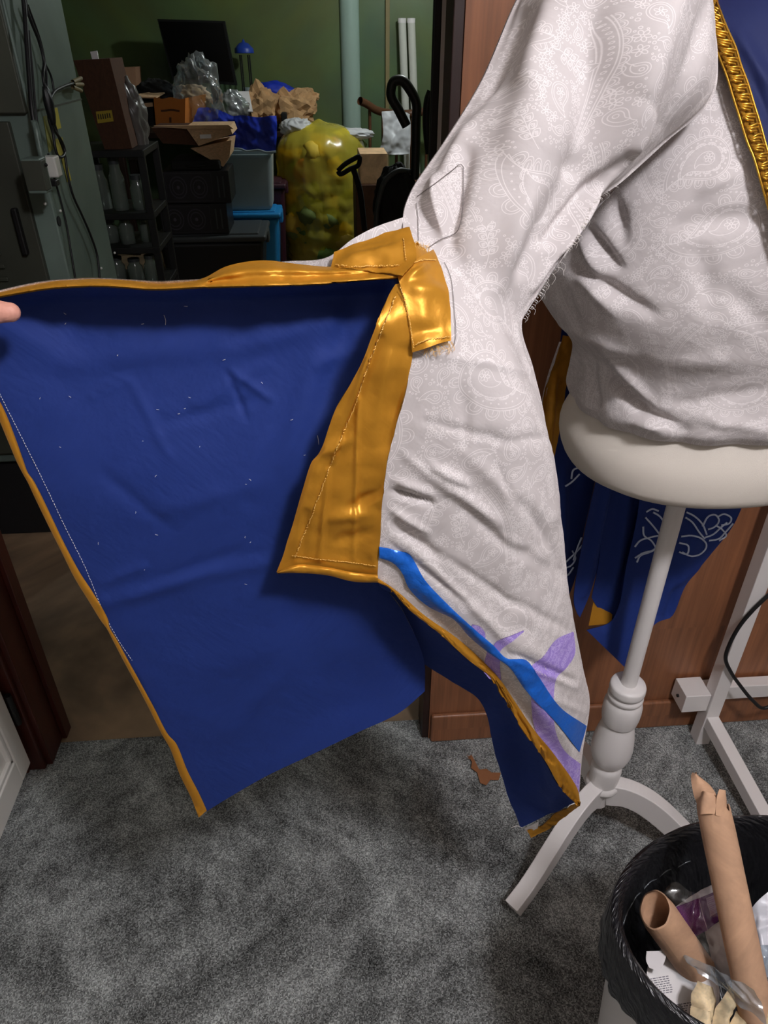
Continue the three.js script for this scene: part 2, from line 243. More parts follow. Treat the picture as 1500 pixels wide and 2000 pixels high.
// ------------------------------------------------------------------ materials
const std = (o) => new THREE.MeshStandardMaterial({ roughness: 0.7, side: THREE.DoubleSide, ...o });
const phy = (o) => new THREE.MeshPhysicalMaterial({ roughness: 0.6, side: THREE.DoubleSide, ...o });
const M = {
  white: phy({ map: paisleyWhite, roughness: 0.85, bumpMap: scaled(crumple, 0.16), bumpScale: 0.0009, sheen: 0.15, sheenColor: new THREE.Color(1, 1, 1), sheenRoughness: 0.6 }),
  purple: phy({ map: paisleyPurple, roughness: 0.85 }),
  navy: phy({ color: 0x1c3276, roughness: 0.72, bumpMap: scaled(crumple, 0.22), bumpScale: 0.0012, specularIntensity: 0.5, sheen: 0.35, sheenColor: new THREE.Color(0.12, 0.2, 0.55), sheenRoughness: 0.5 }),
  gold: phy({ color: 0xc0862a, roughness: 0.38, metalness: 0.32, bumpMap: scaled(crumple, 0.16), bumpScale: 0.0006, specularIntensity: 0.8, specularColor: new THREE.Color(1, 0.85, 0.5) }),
  navyShaded: phy({ color: 0x17214c, roughness: 0.7, specularIntensity: 0.5 }),  // navy cloth darkened, with the shade on the front inset put into the colour
  goldThread: std({ color: 0xe8b860, roughness: 0.5 }),
  blueSatin: phy({ color: 0x1c68d0, roughness: 0.3, metalness: 0.2, bumpMap: scaled(crumple, 0.1), bumpScale: 0.0014 }),
  braid: phy({ color: 0xd2a23c, roughness: 0.3, metalness: 0.8 }),
  braidBase: phy({ color: 0xa87a28, roughness: 0.45, metalness: 0.6, bumpMap: scaled(weave, 0.01), bumpScale: 0.0006 }),
  paint: std({ color: 0xc4d0e8, roughness: 0.6 }),
  thread: std({ color: 0xe9e4df, roughness: 0.9 }),
  greyThread: std({ color: 0x77706e, roughness: 0.9 }),
  jersey: phy({ color: 0xe6ded2, roughness: 0.9, bumpMap: scaled(weave, 0.02), bumpScale: 0.0005 }),
  whitePaint: phy({ color: 0xe4e0de, roughness: 0.38, clearcoat: 0.15 }),
  carpet: std({ map: scaled(carpetCol, 1.5), bumpMap: scaled(carpetBump, 0.35), bumpScale: 0.006, roughness: 1 }),
  wood: phy({ map: scaled(wood, 0.9), roughness: 0.42, bumpMap: scaled(wood, 0.9), bumpScale: 0.0006 }),
  redWood: phy({ map: scaled(wood, 0.6), color: 0x7a4a40, roughness: 0.45 }),
  darkWood: phy({ map: scaled(wood, 0.6), color: 0x4a3a38, roughness: 0.5 }),
  plaster: std({ color: 0xcfc8be, roughness: 0.9 }),
  ceiling: std({ color: 0xe6e2da, roughness: 0.95 }),
  green: phy({ map: scaled(greenWall, 2.6), roughness: 0.38 }),
  concrete: std({ map: scaled(concrete, 1.6), roughness: 0.75 }),
  doorPaint: phy({ color: 0xd9d6d0, roughness: 0.45 }),
  steel: phy({ map: scaled(metalDirt, 1.3), roughness: 0.42, metalness: 0.15 }),
  steelDark: phy({ map: scaled(metalDirt, 1.3), color: 0x9a8c80, roughness: 0.55 }),
  blackMetal: phy({ color: 0x0d0d0e, roughness: 0.5 }),
  blackPlastic: phy({ color: 0x111214, roughness: 0.42 }),
  black: std({ color: 0x0b0b0c, roughness: 0.85 }),
  screen: phy({ color: 0x050506, roughness: 0.25 }),
  cable: phy({ color: 0x101012, roughness: 0.5 }),
  tanFlat: std({ map: scaled(brownPaper, 0.5), color: 0xf6ecdc, roughness: 0.9 }),
  tan: std({ map: scaled(brownPaper, 0.5), color: 0xffffff, roughness: 0.85 }),
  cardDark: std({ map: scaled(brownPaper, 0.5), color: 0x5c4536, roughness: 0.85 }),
  cardOrange: std({ color: 0xb46a22, roughness: 0.8 }),
  cardPink: std({ color: 0xb08468, roughness: 0.85 }),
  blueTote: phy({ color: 0x1f86c8, roughness: 0.4 }),
  royal: phy({ color: 0x1c38c0, roughness: 0.4 }),
  maroon: phy({ color: 0x3a1626, roughness: 0.5 }),
  greyTote: phy({ color: 0x3a3e40, roughness: 0.5 }),
  clearTote: phy({ color: 0xb8c8cc, roughness: 0.45, transmission: 0.55, thickness: 0 }),
  clearFilm: phy({ color: 0xffffff, roughness: 0.08, transmission: 1, thickness: 0, ior: 1.5 }),
  wrapFilm: phy({ color: 0xe8eef2, roughness: 0.16, transmission: 0.9, thickness: 0, ior: 1.6 }),
  yellowBag: phy({ color: 0xffee5a, roughness: 0.25, transmission: 0.66, thickness: 0 }),
  whiteBag: phy({ color: 0xe9eaf0, roughness: 0.35, transmission: 0.3, thickness: 0 }),
  paper: std({ color: 0xefeaea, roughness: 0.8 }),
  yellow: std({ color: 0xb7a92a, roughness: 0.7 }),
  liner: phy({ color: 0x1b1b1e, roughness: 0.3, specularIntensity: 1, bumpMap: linerBump, bumpScale: 0.004 }),
  binPlastic: phy({ color: 0xd8d6d4, roughness: 0.4 }),
  tubeCard: std({ map: scaled(paperTone(186, 148, 118, 9, 0.08), 0.2), roughness: 0.8 }),
  husk: std({ map: scaled(paperTone(226, 204, 164, 4, 0.2), 0.12), roughness: 0.7 }),
  skin: phy({ color: 0xd69a88, roughness: 0.5 }),
  leafBrown: std({ color: 0x8a5a38, roughness: 0.8 }),
  chairWood: phy({ color: 0x5c3a24, roughness: 0.5 }),
  foil: phy({ color: 0xd8dde2, roughness: 0.2, metalness: 0.7 }),
  lantern: phy({ color: 0x2444a8, roughness: 0.4 }),
  whiteTube: phy({ color: 0xd6d6ce, roughness: 0.3 }),
  wallStreak: phy({ color: 0xa4bcb2, roughness: 0.32 }),  // paler than the wall paint: a light streak put into the colour
  pipe: std({ color: 0x8a7c54, roughness: 0.6 }),
  glow: std({ color: 0xffffff, emissive: new THREE.Color(1, 0.93, 0.85), emissiveIntensity: 2.5 }),
  glowDim: std({ color: 0xffffff, emissive: new THREE.Color(0.9, 1, 0.9), emissiveIntensity: 0.6 }),
};

// ------------------------------------------------------------------ the setting
const WZ = -1.165, WB = WZ - 0.072, DX0 = -0.72, DX1 = 0.204, H = 2.45, FARZ = -6.6;
struct('floor', box(-1.3, 2.6, -0.12, 0, WZ - 0.06, 2.6), M.carpet);
struct('floor_back_room', box(-2.6, 2.4, -0.12, -0.004, FARZ - 0.1, WZ - 0.06), M.concrete);
struct('ceiling', box(-1.3, 2.6, H, H + 0.1, WZ, 2.7), M.ceiling);
struct('ceiling_back_room', box(-2.6, 2.4, H, H + 0.1, FARZ - 0.1, WZ), M.ceiling);
struct('wall_doorway', [box(DX1, 2.6, 0, H, WB, WZ), box(-2.6, DX0, 0, H, WB, WZ), box(DX0, DX1, 2.06, H, WB, WZ)], M.wood);
struct('wall_left', box(-1.4, -1.3, 0, H, WZ, 2.6), M.plaster);
struct('wall_right', box(2.6, 2.7, 0, H, WZ, 2.6), M.plaster);
struct('wall_rear', box(-1.4, 2.7, 0, H, 2.6, 2.7), M.plaster);
struct('wall_far', box(-2.6, 2.4, 0, H, FARZ - 0.1, FARZ), M.green);
struct('wall_back_left', box(-2.7, -2.6, 0, H, FARZ, WB), M.green);
struct('wall_back_right', box(2.4, 2.5, 0, H, FARZ, WB), M.green);
struct('trim_1', [box(DX1 + 0.004, 2.6, 0, 0.092, WZ, WZ + 0.014, 0.006)], M.wood);
struct('trim_2', box(DX1 - 0.016, DX1, 0, 2.06, WB, WZ - 0.002, 0.002), M.darkWood);           // right jamb
struct('trim_3', [box(DX0, DX0 + 0.018, 0, 2.06, WB - 0.055, WZ + 0.004, 0.002), box(DX0 + 0.018, DX0 + 0.03, 0, 2.06, WB - 0.035, WB, 0.002)], M.redWood);   // left jamb with its stop
struct('trim_4', [box(DX0 - 0.07, DX0 + 0.006, 0, 2.13, WZ, WZ + 0.018, 0.004), box(DX0 - 0.06, DX0 - 0.03, 0, 2.13, WZ + 0.018, WZ + 0.026, 0.003)], M.redWood);   // left casing

// the open white door: rails, stiles and a sunk panel
{
  const g = new THREE.Group(); g.name = 'door_1'; g.userData.kind = 'structure'; scene.add(g);
  const x0 = DX0 - 0.045, x1 = DX0 - 0.01, zA = WZ + 0.035, zB = zA + 0.78, y0 = 0.05, y1 = 2.03;
  piece('stile', box(x0, x1, y0, y1, zA, zA + 0.05, 0.004), M.doorPaint, g);
  piece('stile', box(x0, x1, y0, y1, zB - 0.1, zB, 0.004), M.doorPaint, g);
  piece('rail', box(x0, x1, y0, y0 + 0.07, zA + 0.05, zB - 0.1, 0.004), M.doorPaint, g);
  piece('rail', box(x0, x1, y1 - 0.1, y1, zA + 0.05, zB - 0.1, 0.004), M.doorPaint, g);
  piece('panel', box(x0 + 0.008, x1 - 0.012, y0 + 0.06, y1 - 0.09, zA + 0.045, zB - 0.095), M.doorPaint, g);
  piece('panel_moulding', [box(x1 - 0.014, x1 - 0.003, y0 + 0.07, y0 + 0.082, zA + 0.05, zB - 0.1, 0.003), box(x1 - 0.014, x1 - 0.003, y0 + 0.07, y1 - 0.1, zA + 0.05, zA + 0.062, 0.003)], M.doorPaint, g);
  const hinge = new THREE.CylinderGeometry(0.007, 0.007, 0.09, 12); hinge.translate(x1 + 0.004, 0.22, zA - 0.008); piece('hinge', hinge, M.blackMetal, g);
}

// lamps
function lamp(name, label, pos, power, color, mat, r) {
  const t = thing(name, label, 'ceiling light', [pos[0], H, pos[2]]);
  piece('canopy', disc([[0, 0], [r * 1.05, 0], [r * 1.05, -0.02], [r, -0.03], [0, -0.03]].map(([a, b]) => [a, b])).translate(pos[0], H, pos[2]), M.whitePaint, t);
  piece('diffuser', disc([[r, -0.03], [r * 0.96, -0.05], [r * 0.75, -0.075], [r * 0.4, -0.09], [0, -0.095]]).translate(pos[0], H, pos[2]), mat, t);
  const l = new THREE.PointLight(color, power, 0, 2); l.position.set(pos[0], H - 0.135, pos[2]); l.castShadow = true; l.shadow.radius = r / 0.02 * 0.6; l.shadow.mapSize.set(1024, 1024); scene.add(l);
}
lamp('ceiling_lamp', 'round white flush lamp on the ceiling above the carpet', LAMP, LAMP_POWER, LAMP_COLOR, M.glow, 0.16);
lamp('ceiling_lamp', 'small dim round lamp on the ceiling of the green back room', BACK_LAMP, BACK_POWER, BACK_COLOR, M.glowDim, 0.1);
//#NEXT

// ------------------------------------------------------------------ dress form on its turned white stand
const HUB = Gd(1185, 1575, 0.16); const SX = 0.523, SZ = -0.888;
const form = thing('dress_form', 'cream jersey dress form on a white turned tripod stand', 'dress form', [SX, 0, SZ]);
// torso sections: height, half width, depth to the front, depth to the back
const SECT = [[0.955, 0.180, 0.150, 0.15], [0.99, 0.190, 0.158, 0.16], [1.05, 0.186, 0.152, 0.15], [1.13, 0.150, 0.128, 0.12], [1.18, 0.145, 0.128, 0.12], [1.27, 0.165, 0.162, 0.12], [1.34, 0.178, 0.160, 0.12], [1.42, 0.185, 0.115, 0.11], [1.46, 0.16, 0.085, 0.09], [1.495, 0.085, 0.06, 0.07], [1.56, 0.055, 0.05, 0.055], [1.60, 0.054, 0.05, 0.055]];
function sect(S, h) { let i = 0; while (i < S.length - 2 && S[i + 1][0] < h) i++; const a = S[Math.max(0, i - 1)], b = S[i], c = S[i + 1], d = S[Math.min(S.length - 1, i + 2)], t = clamp((h - b[0]) / (c[0] - b[0])); return [1, 2, 3].map((k) => { const m0 = ((c[k] - a[k]) / (c[0] - a[0] || 1)) * (c[0] - b[0]), m1 = ((d[k] - b[k]) / (d[0] - b[0] || 1)) * (c[0] - b[0]); const t2 = t * t, t3 = t2 * t; return (2 * t3 - 3 * t2 + 1) * b[k] + (t3 - 2 * t2 + t) * m0 + (-2 * t3 + 3 * t2) * c[k] + (t3 - t2) * m1; }); }
function body(S, h0, h1, nv, nu, grow = 0, disp, capped) {
  const pos = [], idx = [], uv = [], W = nu + 1;
  const rows = []; for (let j = 0; j <= nv; j++) rows.push(h0 + ((h1 - h0) * j) / nv);
  rows.forEach((h, j) => { const [a, f, b] = sect(S, h); for (let i = 0; i <= nu; i++) { const th = (i / nu) * Math.PI * 2, c = Math.cos(th), s = Math.sin(th), e = 2 / 2.3; const x = Math.sign(c) * Math.pow(Math.abs(c), e) * (a + grow), z = Math.sign(s) * Math.pow(Math.abs(s), e) * ((s > 0 ? f : b) + grow); let p = V(SX + x, h, SZ + z); if (disp) { const nn = V(c / (a || 1), 0, s / (f || 1)).normalize(); const q = disp(p, th, h, nn); p = q; } pos.push(p.x, p.y, p.z); uv.push(th * 0.17, h); } });
  for (let j = 0; j < nv; j++) for (let i = 0; i < nu; i++) { const a = j * W + i; idx.push(a, a + W, a + 1, a + 1, a + W, a + W + 1); }
  if (capped) { const c = pos.length / 3; pos.push(SX, h0 - 0.004, SZ); uv.push(0, 0); for (let i = 0; i < nu; i++) idx.push(c, i, i + 1); }
  const g = new THREE.BufferGeometry(); g.setAttribute('position', new THREE.Float32BufferAttribute(pos, 3)); g.setAttribute('uv', new THREE.Float32BufferAttribute(uv, 2)); g.setIndex(idx); g.computeVertexNormals();
  // close the seam of normals
  const n = g.attributes.normal; for (let j = 0; j <= nv; j++) { const a = j * W, b = a + nu; const q = V(n.getX(a) + n.getX(b), n.getY(a) + n.getY(b), n.getZ(a) + n.getZ(b)).normalize(); n.setXYZ(a, q.x, q.y, q.z); n.setXYZ(b, q.x, q.y, q.z); }
  return g;
}
const FS = [[0.935, 0.165, 0.138, 0.138], [0.942, 0.182, 0.150, 0.15], [0.985, 0.193, 0.158, 0.16], [1.025, 0.178, 0.154, 0.15], [1.06, 0.164, 0.146, 0.14], ...SECT.slice(3)];
piece('torso', body(FS, 0.936, 1.6, 70, 72, 0, null, true), M.jersey, form);
const neck = disc([[0, 1.655], [0.02, 1.65], [0.03, 1.63], [0.025, 1.615], [0.056, 1.605], [0.056, 1.598], [0, 1.598]].reverse()).translate(SX, 0, SZ);
piece('neck_cap', neck, M.whitePaint, form);
piece('pole', new THREE.CylinderGeometry(0.0142, 0.0142, 0.56, 32).translate(SX, 0.67, SZ), M.whitePaint, form);
// turned base: bottom pin, ring, cup, vase, neck ring
piece('turned_base', disc([[0, 0.104], [0.016, 0.104], [0.0185, 0.109], [0.019, 0.158], [0.02, 0.163], [0.0320, 0.164], [0.0342, 0.170], [0.0325, 0.178], [0.0285, 0.180], [0.0285, 0.183], [0.0300, 0.205], [0.0305, 0.222], [0.0285, 0.233], [0.0235, 0.237], [0.0235, 0.240],
  [0.028, 0.244], [0.034, 0.254], [0.039, 0.272], [0.0398, 0.29], [0.0375, 0.315], [0.0335, 0.338], [0.0300, 0.354], [0.0280, 0.359], [0.0278, 0.363], [0.0325, 0.364], [0.0332, 0.366], [0.0352, 0.380], [0.0358, 0.394], [0.0352, 0.408], [0.0325, 0.418], [0.0300, 0.420], [0.0295, 0.424], [0.0322, 0.426], [0.0328, 0.430], [0.0322, 0.434], [0.0292, 0.437], [0.0292, 0.440], [0.0322, 0.442], [0.0328, 0.447], [0.0325, 0.456], [0.0305, 0.461], [0.024, 0.462], [0.0152, 0.463], [0, 0.463]], 64).translate(SX, 0, SZ), M.whitePaint, form);
function legGeo(ang) {                                                    // a sabre leg, flat sided, sawn from a board
  const cl = [[0.012, 0.148], [0.045, 0.155], [0.08, 0.147], [0.115, 0.126], [0.15, 0.097], [0.19, 0.061], [0.225, 0.037], [0.264, 0.021]], hw = [0.028, 0.0265, 0.025, 0.0235, 0.022, 0.021, 0.02, 0.02];
  const c = new THREE.CatmullRomCurve3(cl.map(([x, y]) => V(x, y, 0))), N = 36, up = [], dn = [];
  for (let i = 0; i <= N; i++) { const t = i / N, p = c.getPoint(t), q = c.getTangent(t), k = t * (hw.length - 1), a = Math.floor(Math.min(k, hw.length - 2)), w = hw[a] + (hw[a + 1] - hw[a]) * (k - a); up.push([p.x - q.y * w, p.y + q.x * w]); dn.push([p.x + q.y * w, Math.max(0.0005, p.y - q.x * w)]); }
  const s = new THREE.Shape(); [...up, ...dn.reverse()].forEach(([x, y], i) => (i ? s.lineTo(x, Math.max(0.0005, y)) : s.moveTo(x, y)));
  const g = new THREE.ExtrudeGeometry(s, { depth: 0.026, bevelEnabled: true, bevelSize: 0.002, bevelThickness: 0.002, bevelSegments: 2, curveSegments: 4 }); g.translate(0, 0.002, -0.013);
  g.rotateY(ang); return g.translate(SX, 0, SZ);
}
const foot = Gd(1000, 1785, 0.0); const A0 = Math.atan2(-(foot.z - SZ), foot.x - SX);
for (const k of [0, 1, 2]) piece('leg', legGeo(A0 + (k * Math.PI * 2) / 3), M.whitePaint, form);

// ------------------------------------------------------------------ the robe on the form
const robe = thing('costume_robe', 'unfinished white paisley robe with navy lined bell sleeve and gold satin edges', 'robe', [SX, 0.0, SZ]);
// jacket body: blouses over the waist, gathered at the hem
const JS = [[1.028, 0.180, 0.158, 0.155], [1.045, 0.188, 0.168, 0.16], [1.075, 0.187, 0.168, 0.165], [1.10, 0.190, 0.166, 0.17], [1.129, 0.208, 0.168, 0.17], [1.153, 0.234, 0.176, 0.17], [1.20, 0.258, 0.186, 0.165], [1.26, 0.250, 0.186, 0.16], [1.34, 0.225, 0.176, 0.15], [1.42, 0.205, 0.13, 0.13], [1.465, 0.175, 0.098, 0.1], [1.495, 0.11, 0.075, 0.085]];
const bodyFolds = [
  [1165, 705, 1250, 800, 11.7, -0.0150], [1250, 800, 1330, 850, 13.5, -0.0105], [1185, 690, 1262, 775, 10.8, 0.0097], [1145, 680, 1165, 790, 8.1, -0.0075], [1230, 830, 1320, 845, 10.8, 0.0060],
  [1125, 520, 1270, 610, 12.6, -0.0090], [1140, 545, 1200, 610, 14.4, 0.0090], [1150, 450, 1205, 520, 10.8, -0.0120], [1200, 390, 1215, 470, 14.4, -0.0090], [1140, 470, 1170, 540, 11.7, 0.0090],
  [1085, 560, 1130, 640, 16.2, -0.0060], [1330, 440, 1500, 420, 23.4, -0.0060], [1370, 500, 1390, 600, 23.4, -0.0060], [1330, 790, 1500, 760, 14.4, -0.0045], [1380, 370, 1440, 330, 16.2, 0.0060], [1100, 640, 1230, 700, 13.5, 0.0060], [1360, 820, 1500, 850, 16.2, 0.0045], [1290, 720, 1450, 700, 19.8, 0.0037], [1420, 560, 1500, 640, 22.5, -0.0045],
];
const jacket = body(JS, 1.03, 1.495, 170, 260, 0, (p, th, h, n) => {
  const q = p.clone(); q.y += 0.012 * Math.sin(th * 1.0 + 0.4) * smooth(1.1, 1.03, h);
  let m = 0; const facing = n.dot(EYE.clone().sub(p).setY(0).normalize()); if (facing > -0.3) { const [x, y] = proj(p); m += foldSum(bodyFolds, x, y) * smooth(-0.3, 0.25, facing); }
  m += 0.003 * fbm(p.x * 14, p.y * 20, p.z * 14, 3) + 0.004 * Math.sin(th * 17 + 3 * fbm(th * 2, h * 9, 1, 2)) * smooth(1.12, 1.04, h) * 0.7;
  return q.addScaledVector(n, m);
});
piece('jacket_body', jacket, M.white, robe);
const bodyS = new Surface(jacket);
// navy inset of the front, bounded by the gold braid
const mid = []; for (let k = 0; k <= 14; k++) { const h = 1.49 - (0.445 * k) / 14, f = sect(JS, h)[1]; mid.push(proj(V(SX + 0.002, h, SZ + f)).slice(0, 2)); }
const midX = (y) => { for (let k = 0; k < 14; k++) if (y <= mid[k + 1][1]) return mid[k][0] + ((mid[k + 1][0] - mid[k][0]) * (y - mid[k][1])) / (mid[k + 1][1] - mid[k][1]); return mid[14][0]; };
const braidL = [[1376, -40], [1380, 2], [1373, 38], [1388, 76], [1403, 115], [1418, 153], [1430, 193], [1441, 227], [1458, 281], [1470, 309], [1483, 353], [1495, 395], [1518, 470], [1548, 560], [1584, 650], [1626, 740], [1668, 820], [1700, 880]].filter(([x, y]) => x < midX(y) - 8);
const braidR = [[1398, -40], [1401, 0], [1411, 27], [1424, 59], [1439, 92], [1449, 126], [1462, 160], [1474, 200], [1485, 235], [1497, 280], [1506, 310], [1518, 355], [1542, 440], [1572, 540], [1608, 632], [1650, 724], [1690, 806], [1722, 868]].filter(([x, y]) => x < midX(y) - 2);
const tipY = braidL[braidL.length - 1][1] + 6, midCut = []; for (let k = 0; k <= 12; k++) { const y = -40 + ((tipY + 40) * k) / 12; midCut.push([midX(y) + 16, y]); }
const inset = piece('front_inset', sewn(bodyS, braidL.map(([x, y]) => [x + 14, y]), midCut, { nu: 40, nv: 100, lift: 0.006, folds: [[1440, 60, 1500, 160, 14, 0.006], [1470, 160, 1500, 230, 12, -0.005]] }), M.navyShaded, robe);
const braid = piece('braid_trim', sewn(bodyS, braidL, braidR, { nu: 8, nv: 140, lift: 0.0085, thick: 0.0025, puff: 0.002, rough: 0.0015, freq: 220 }), M.braidBase, robe);
{
  const L = poly(braidL), R = poly(braidR), n = 28;
  for (const [cL, s] of [[0.06, 0], [0.94, 0]]) { const pts = []; for (let i = 0; i <= 180; i++) { const a = L.getPoint(i / 180), b = R.getPoint(i / 180); pts.push([a.x + (b.x - a.x) * cL + (i % 2) * 0.7, a.y + (b.y - a.y) * cL]); } piece('braid_cord', sewnLine(bodyS, pts, 0.0011, 0.012, 440, 5), M.braid, braid); }
  for (let k = 0; k < n; k++) {                                           // interlaced loops, three strands each
    const loops = [];
    for (const off of [0, 1, 2]) {
      const pts = [];
      for (let i = 0; i <= 14; i++) { const t = i / 14, v = (k + 0.08 + t * 1.25 - off * 0.0) / (n + 0.5), w = 0.5 + (0.34 - off * 0.085) * Math.cos(Math.PI * (0.15 + t * 1.0)) * -1 * (k % 1 ? 1 : 1) * (1) , a = L.getPoint(clamp(v)), b = R.getPoint(clamp(v)); const bow = Math.sin(Math.PI * t) * 0.22; const u = clamp(w - bow + 0.06); pts.push([a.x + (b.x - a.x) * u, a.y + (b.y - a.y) * u + off * 3.2]); }
      loops.push(tube(pts.map(([x, y], i) => bodyS.at(x, y, 0.0115 + 0.003 * Math.sin((Math.PI * i) / 14))), 0.0011, 26, 5));
    }
    piece('braid_loop', loops, M.braid, braid);
  }
}

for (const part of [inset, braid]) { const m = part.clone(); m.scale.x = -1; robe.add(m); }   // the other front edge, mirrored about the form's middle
// --- the near sleeve: white outer, one cloth from shoulder to hem
const onBody = (x, y, l) => bodyS.at(x, y, l);
const slLeft = [P(1050, -70, -0.83), P(1005, 10, -0.80), P(940, 160, -0.765), P(870, 275, -0.73), P(803, 375, -0.695), P(787, 428, -0.66), P(800, 500, -0.60), P(808, 600, -0.565), P(806, 690, -0.555), P(788, 770, -0.55), P(757, 900, -0.545), P(744, 1010, -0.545), P(737, 1133, -0.545)];
const slRight = [P(1345, -70, -0.83), P(1384, 8, -0.80), P(1402, 110, -0.765), P(1390, 195, -0.745), P(1300, 278, -0.735), P(1215, 355, -0.72), P(1160, 397, -0.70), P(1130, 460, -0.68), P(1066, 552, -0.65), P(1020, 626, -0.64), P(1042, 720, -0.64), P(1063, 810, -0.645), P(1110, 1150, -0.63), P(1140, 1310, -0.625), P(1152, 1372, -0.62), P(1138, 1470, -0.60), P(1130, 1565, -0.585)];
const slBottom = [P(737, 1133, -0.545), P(775, 1156, -0.545), P(827, 1202, -0.548), P(892, 1248, -0.552), P(947, 1297, -0.555), P(978, 1331, -0.555), P(1005, 1371, -0.56), P(1042, 1426, -0.565), P(1082, 1475, -0.575), P(1130, 1565, -0.585)];
const sleeveFolds = [
  // arm: long soft folds running down from the shoulder
  [1260, 20, 1130, 330, 26, 0.0165], [1180, 20, 1085, 330, 24, -0.0180], [1085, 330, 1010, 520, 22, -0.0120], [1100, 60, 1010, 330, 28, 0.0150], [1205, 230, 1080, 480, 20, 0.0165], [1160, 300, 1060, 470, 14, -0.0150],
  [960, 220, 850, 400, 22, 0.0105], [920, 330, 880, 470, 16, -0.0105], [1030, 60, 930, 260, 22, -0.0090], [1310, 60, 1260, 230, 22, -0.0105], [1010, 380, 960, 560, 22, 0.0105], [1120, 400, 1040, 560, 10, 0.0090],
  [850, 370, 870, 470, 14, 0.0090],
  // bell: creases
  [740, 955, 840, 975, 5.6, -0.0072], [755, 935, 835, 955, 7.2, 0.0048], [840, 905, 900, 930, 8.8, 0.0060], [860, 930, 960, 1000, 11.2, 0.0054], [880, 960, 1000, 1060, 11.2, -0.0042], [760, 1020, 850, 1075, 10.4, -0.0060], [745, 985, 830, 1030, 8.0, 0.0042], [900, 870, 1040, 1000, 17.6, 0.0030],
  [850, 690, 1000, 735, 5, 0.003], [830, 820, 1040, 860, 7, -0.0025], [780, 880, 1030, 1075, 10, 0.003], [870, 1080, 1100, 1230, 9, -0.003], [800, 1060, 1000, 1250, 9, 0.0025], [960, 900, 1080, 1120, 9, -0.003], [1000, 640, 1040, 800, 7, 0.003], [760, 1060, 900, 1160, 6, -0.003],
  [905, 780, 900, 860, 8.0, -0.0024], [890, 660, 890, 800, 12.8, -0.0024], [1000, 1060, 1090, 1130, 12.8, -0.0024], [930, 1180, 1110, 1320, 12.8, 0.0024],
  [980, 1255, 1105, 1320, 4.0, -0.0048], [990, 1270, 1110, 1335, 4.8, 0.0036], [1060, 1350, 1140, 1390, 6.4, 0.0024], [800, 1150, 930, 1250, 9.6, -0.0030], [985, 1330, 1030, 1390, 6.4, -0.0030], [1010, 760, 1050, 1000, 16.0, 0.0030],
];
const sleeve = cloth({ left: slLeft, right: slRight, bottom: slBottom, top: [slLeft[0], P(1200, -110, -0.77), slRight[0]], nu: 110, nv: 260, thick: 0.0012, edge: 0.05, folds: sleeveFolds, rough: 0.003, freq: 22,
  disp: (x, y, u, v) => Math.sin(Math.PI * u) * (0.045 * smooth(0.5, 0.1, v) + 0.02 * smooth(0.4, 0.6, v)) });
piece('sleeve', sleeve, M.white, robe);
const sl = new Surface(sleeve);
// back of the arm, closing the tube
piece('sleeve_back', cloth({ left: [P(1050, -70, -0.832), P(1005, 10, -0.803), P(940, 160, -0.768), P(870, 275, -0.733), P(803, 375, -0.698), P(789, 428, -0.665), P(802, 470, -0.64)], right: [P(1345, -70, -0.80), P(1380, 20, -0.84), P(1370, 110, -0.84), P(1300, 270, -0.82), P(1200, 370, -0.76), P(1125, 460, -0.66), P(1020, 622, -0.64)], nu: 40, nv: 80, thick: 0.0012, disp: (x, y, u) => -0.07 * Math.sin(Math.PI * u) }), M.white, robe);

// --- navy lining of the opened half, spread out by the hand
const liningFolds = [
  [60, 640, 380, 610, 29.9, -0.0033], [0, 640, 160, 740, 29.9, 0.0033], [100, 720, 420, 690, 25.3, 0.0028], [430, 700, 640, 640, 20.7, 0.0033], [380, 800, 520, 720, 9.2, 0.0022], [170, 790, 240, 750, 6.9, 0.0022], [300, 840, 500, 790, 9.2, -0.0022],
  [440, 740, 480, 830, 5.8, -0.0022], [445, 735, 530, 790, 6.9, 0.0022], [620, 720, 720, 690, 16.1, 0.0028], [590, 600, 700, 590, 18.4, -0.0022], [200, 1180, 420, 1110, 14.9, 0.0044], [260, 1150, 460, 1080, 11.5, -0.0028], [200, 1140, 280, 1105, 9.2, 0.0028],
  [420, 1120, 560, 1090, 13.8, 0.0028], [640, 620, 560, 900, 27.6, 0.0044], [700, 560, 640, 800, 18.4, -0.0033], [300, 1000, 520, 940, 18.4, 0.0022], [200, 930, 330, 1030, 13.8, -0.0022], [380, 1300, 600, 1250, 34.5, 0.0028], [560, 1140, 640, 1340, 29.9, -0.0028], [450, 1430, 560, 1300, 20.7, 0.0022], [700, 1150, 760, 1330, 27.6, 0.0028], [250, 760, 330, 900, 10.3, 0.0017], [520, 850, 450, 990, 13.8, 0.0017],
];
const lnTop = [[-110, 600, -0.592], [-50, 585, -0.592], [0, 574, -0.592], [100, 558, -0.594], [200, 554, -0.596], [300, 560, -0.597], [400, 556, -0.598], [560, 553, -0.598], [700, 547, -0.597], [776, 543, -0.592]];
const lnRight = [[776, 543, -0.592], [775, 700, -0.585], [760, 900, -0.58], [748, 1130, -0.59], [790, 1200, -0.60], [828, 1290, -0.615], [830, 1350, -0.61]];
const lnLeft = [[-110, 600], [-66, 690], [-40, 745], [-6, 804], [16, 856], [36, 905], [58, 944], [96, 1022], [122, 1072], [148, 1126], [176, 1170], [204, 1217], [226, 1256], [250, 1300], [272, 1340], [296, 1386], [324, 1440], [340, 1470], [358, 1515], [380, 1560], [398, 1588]].map(([x, y]) => [x, y, -0.592 + 0.022 * smooth(600, 1600, y)]);
const lnBottom = [[398, 1588, -0.57], [450, 1556, -0.572], [520, 1516, -0.575], [600, 1478, -0.58], [700, 1430, -0.59], [780, 1392, -0.60], [830, 1350, -0.61]];
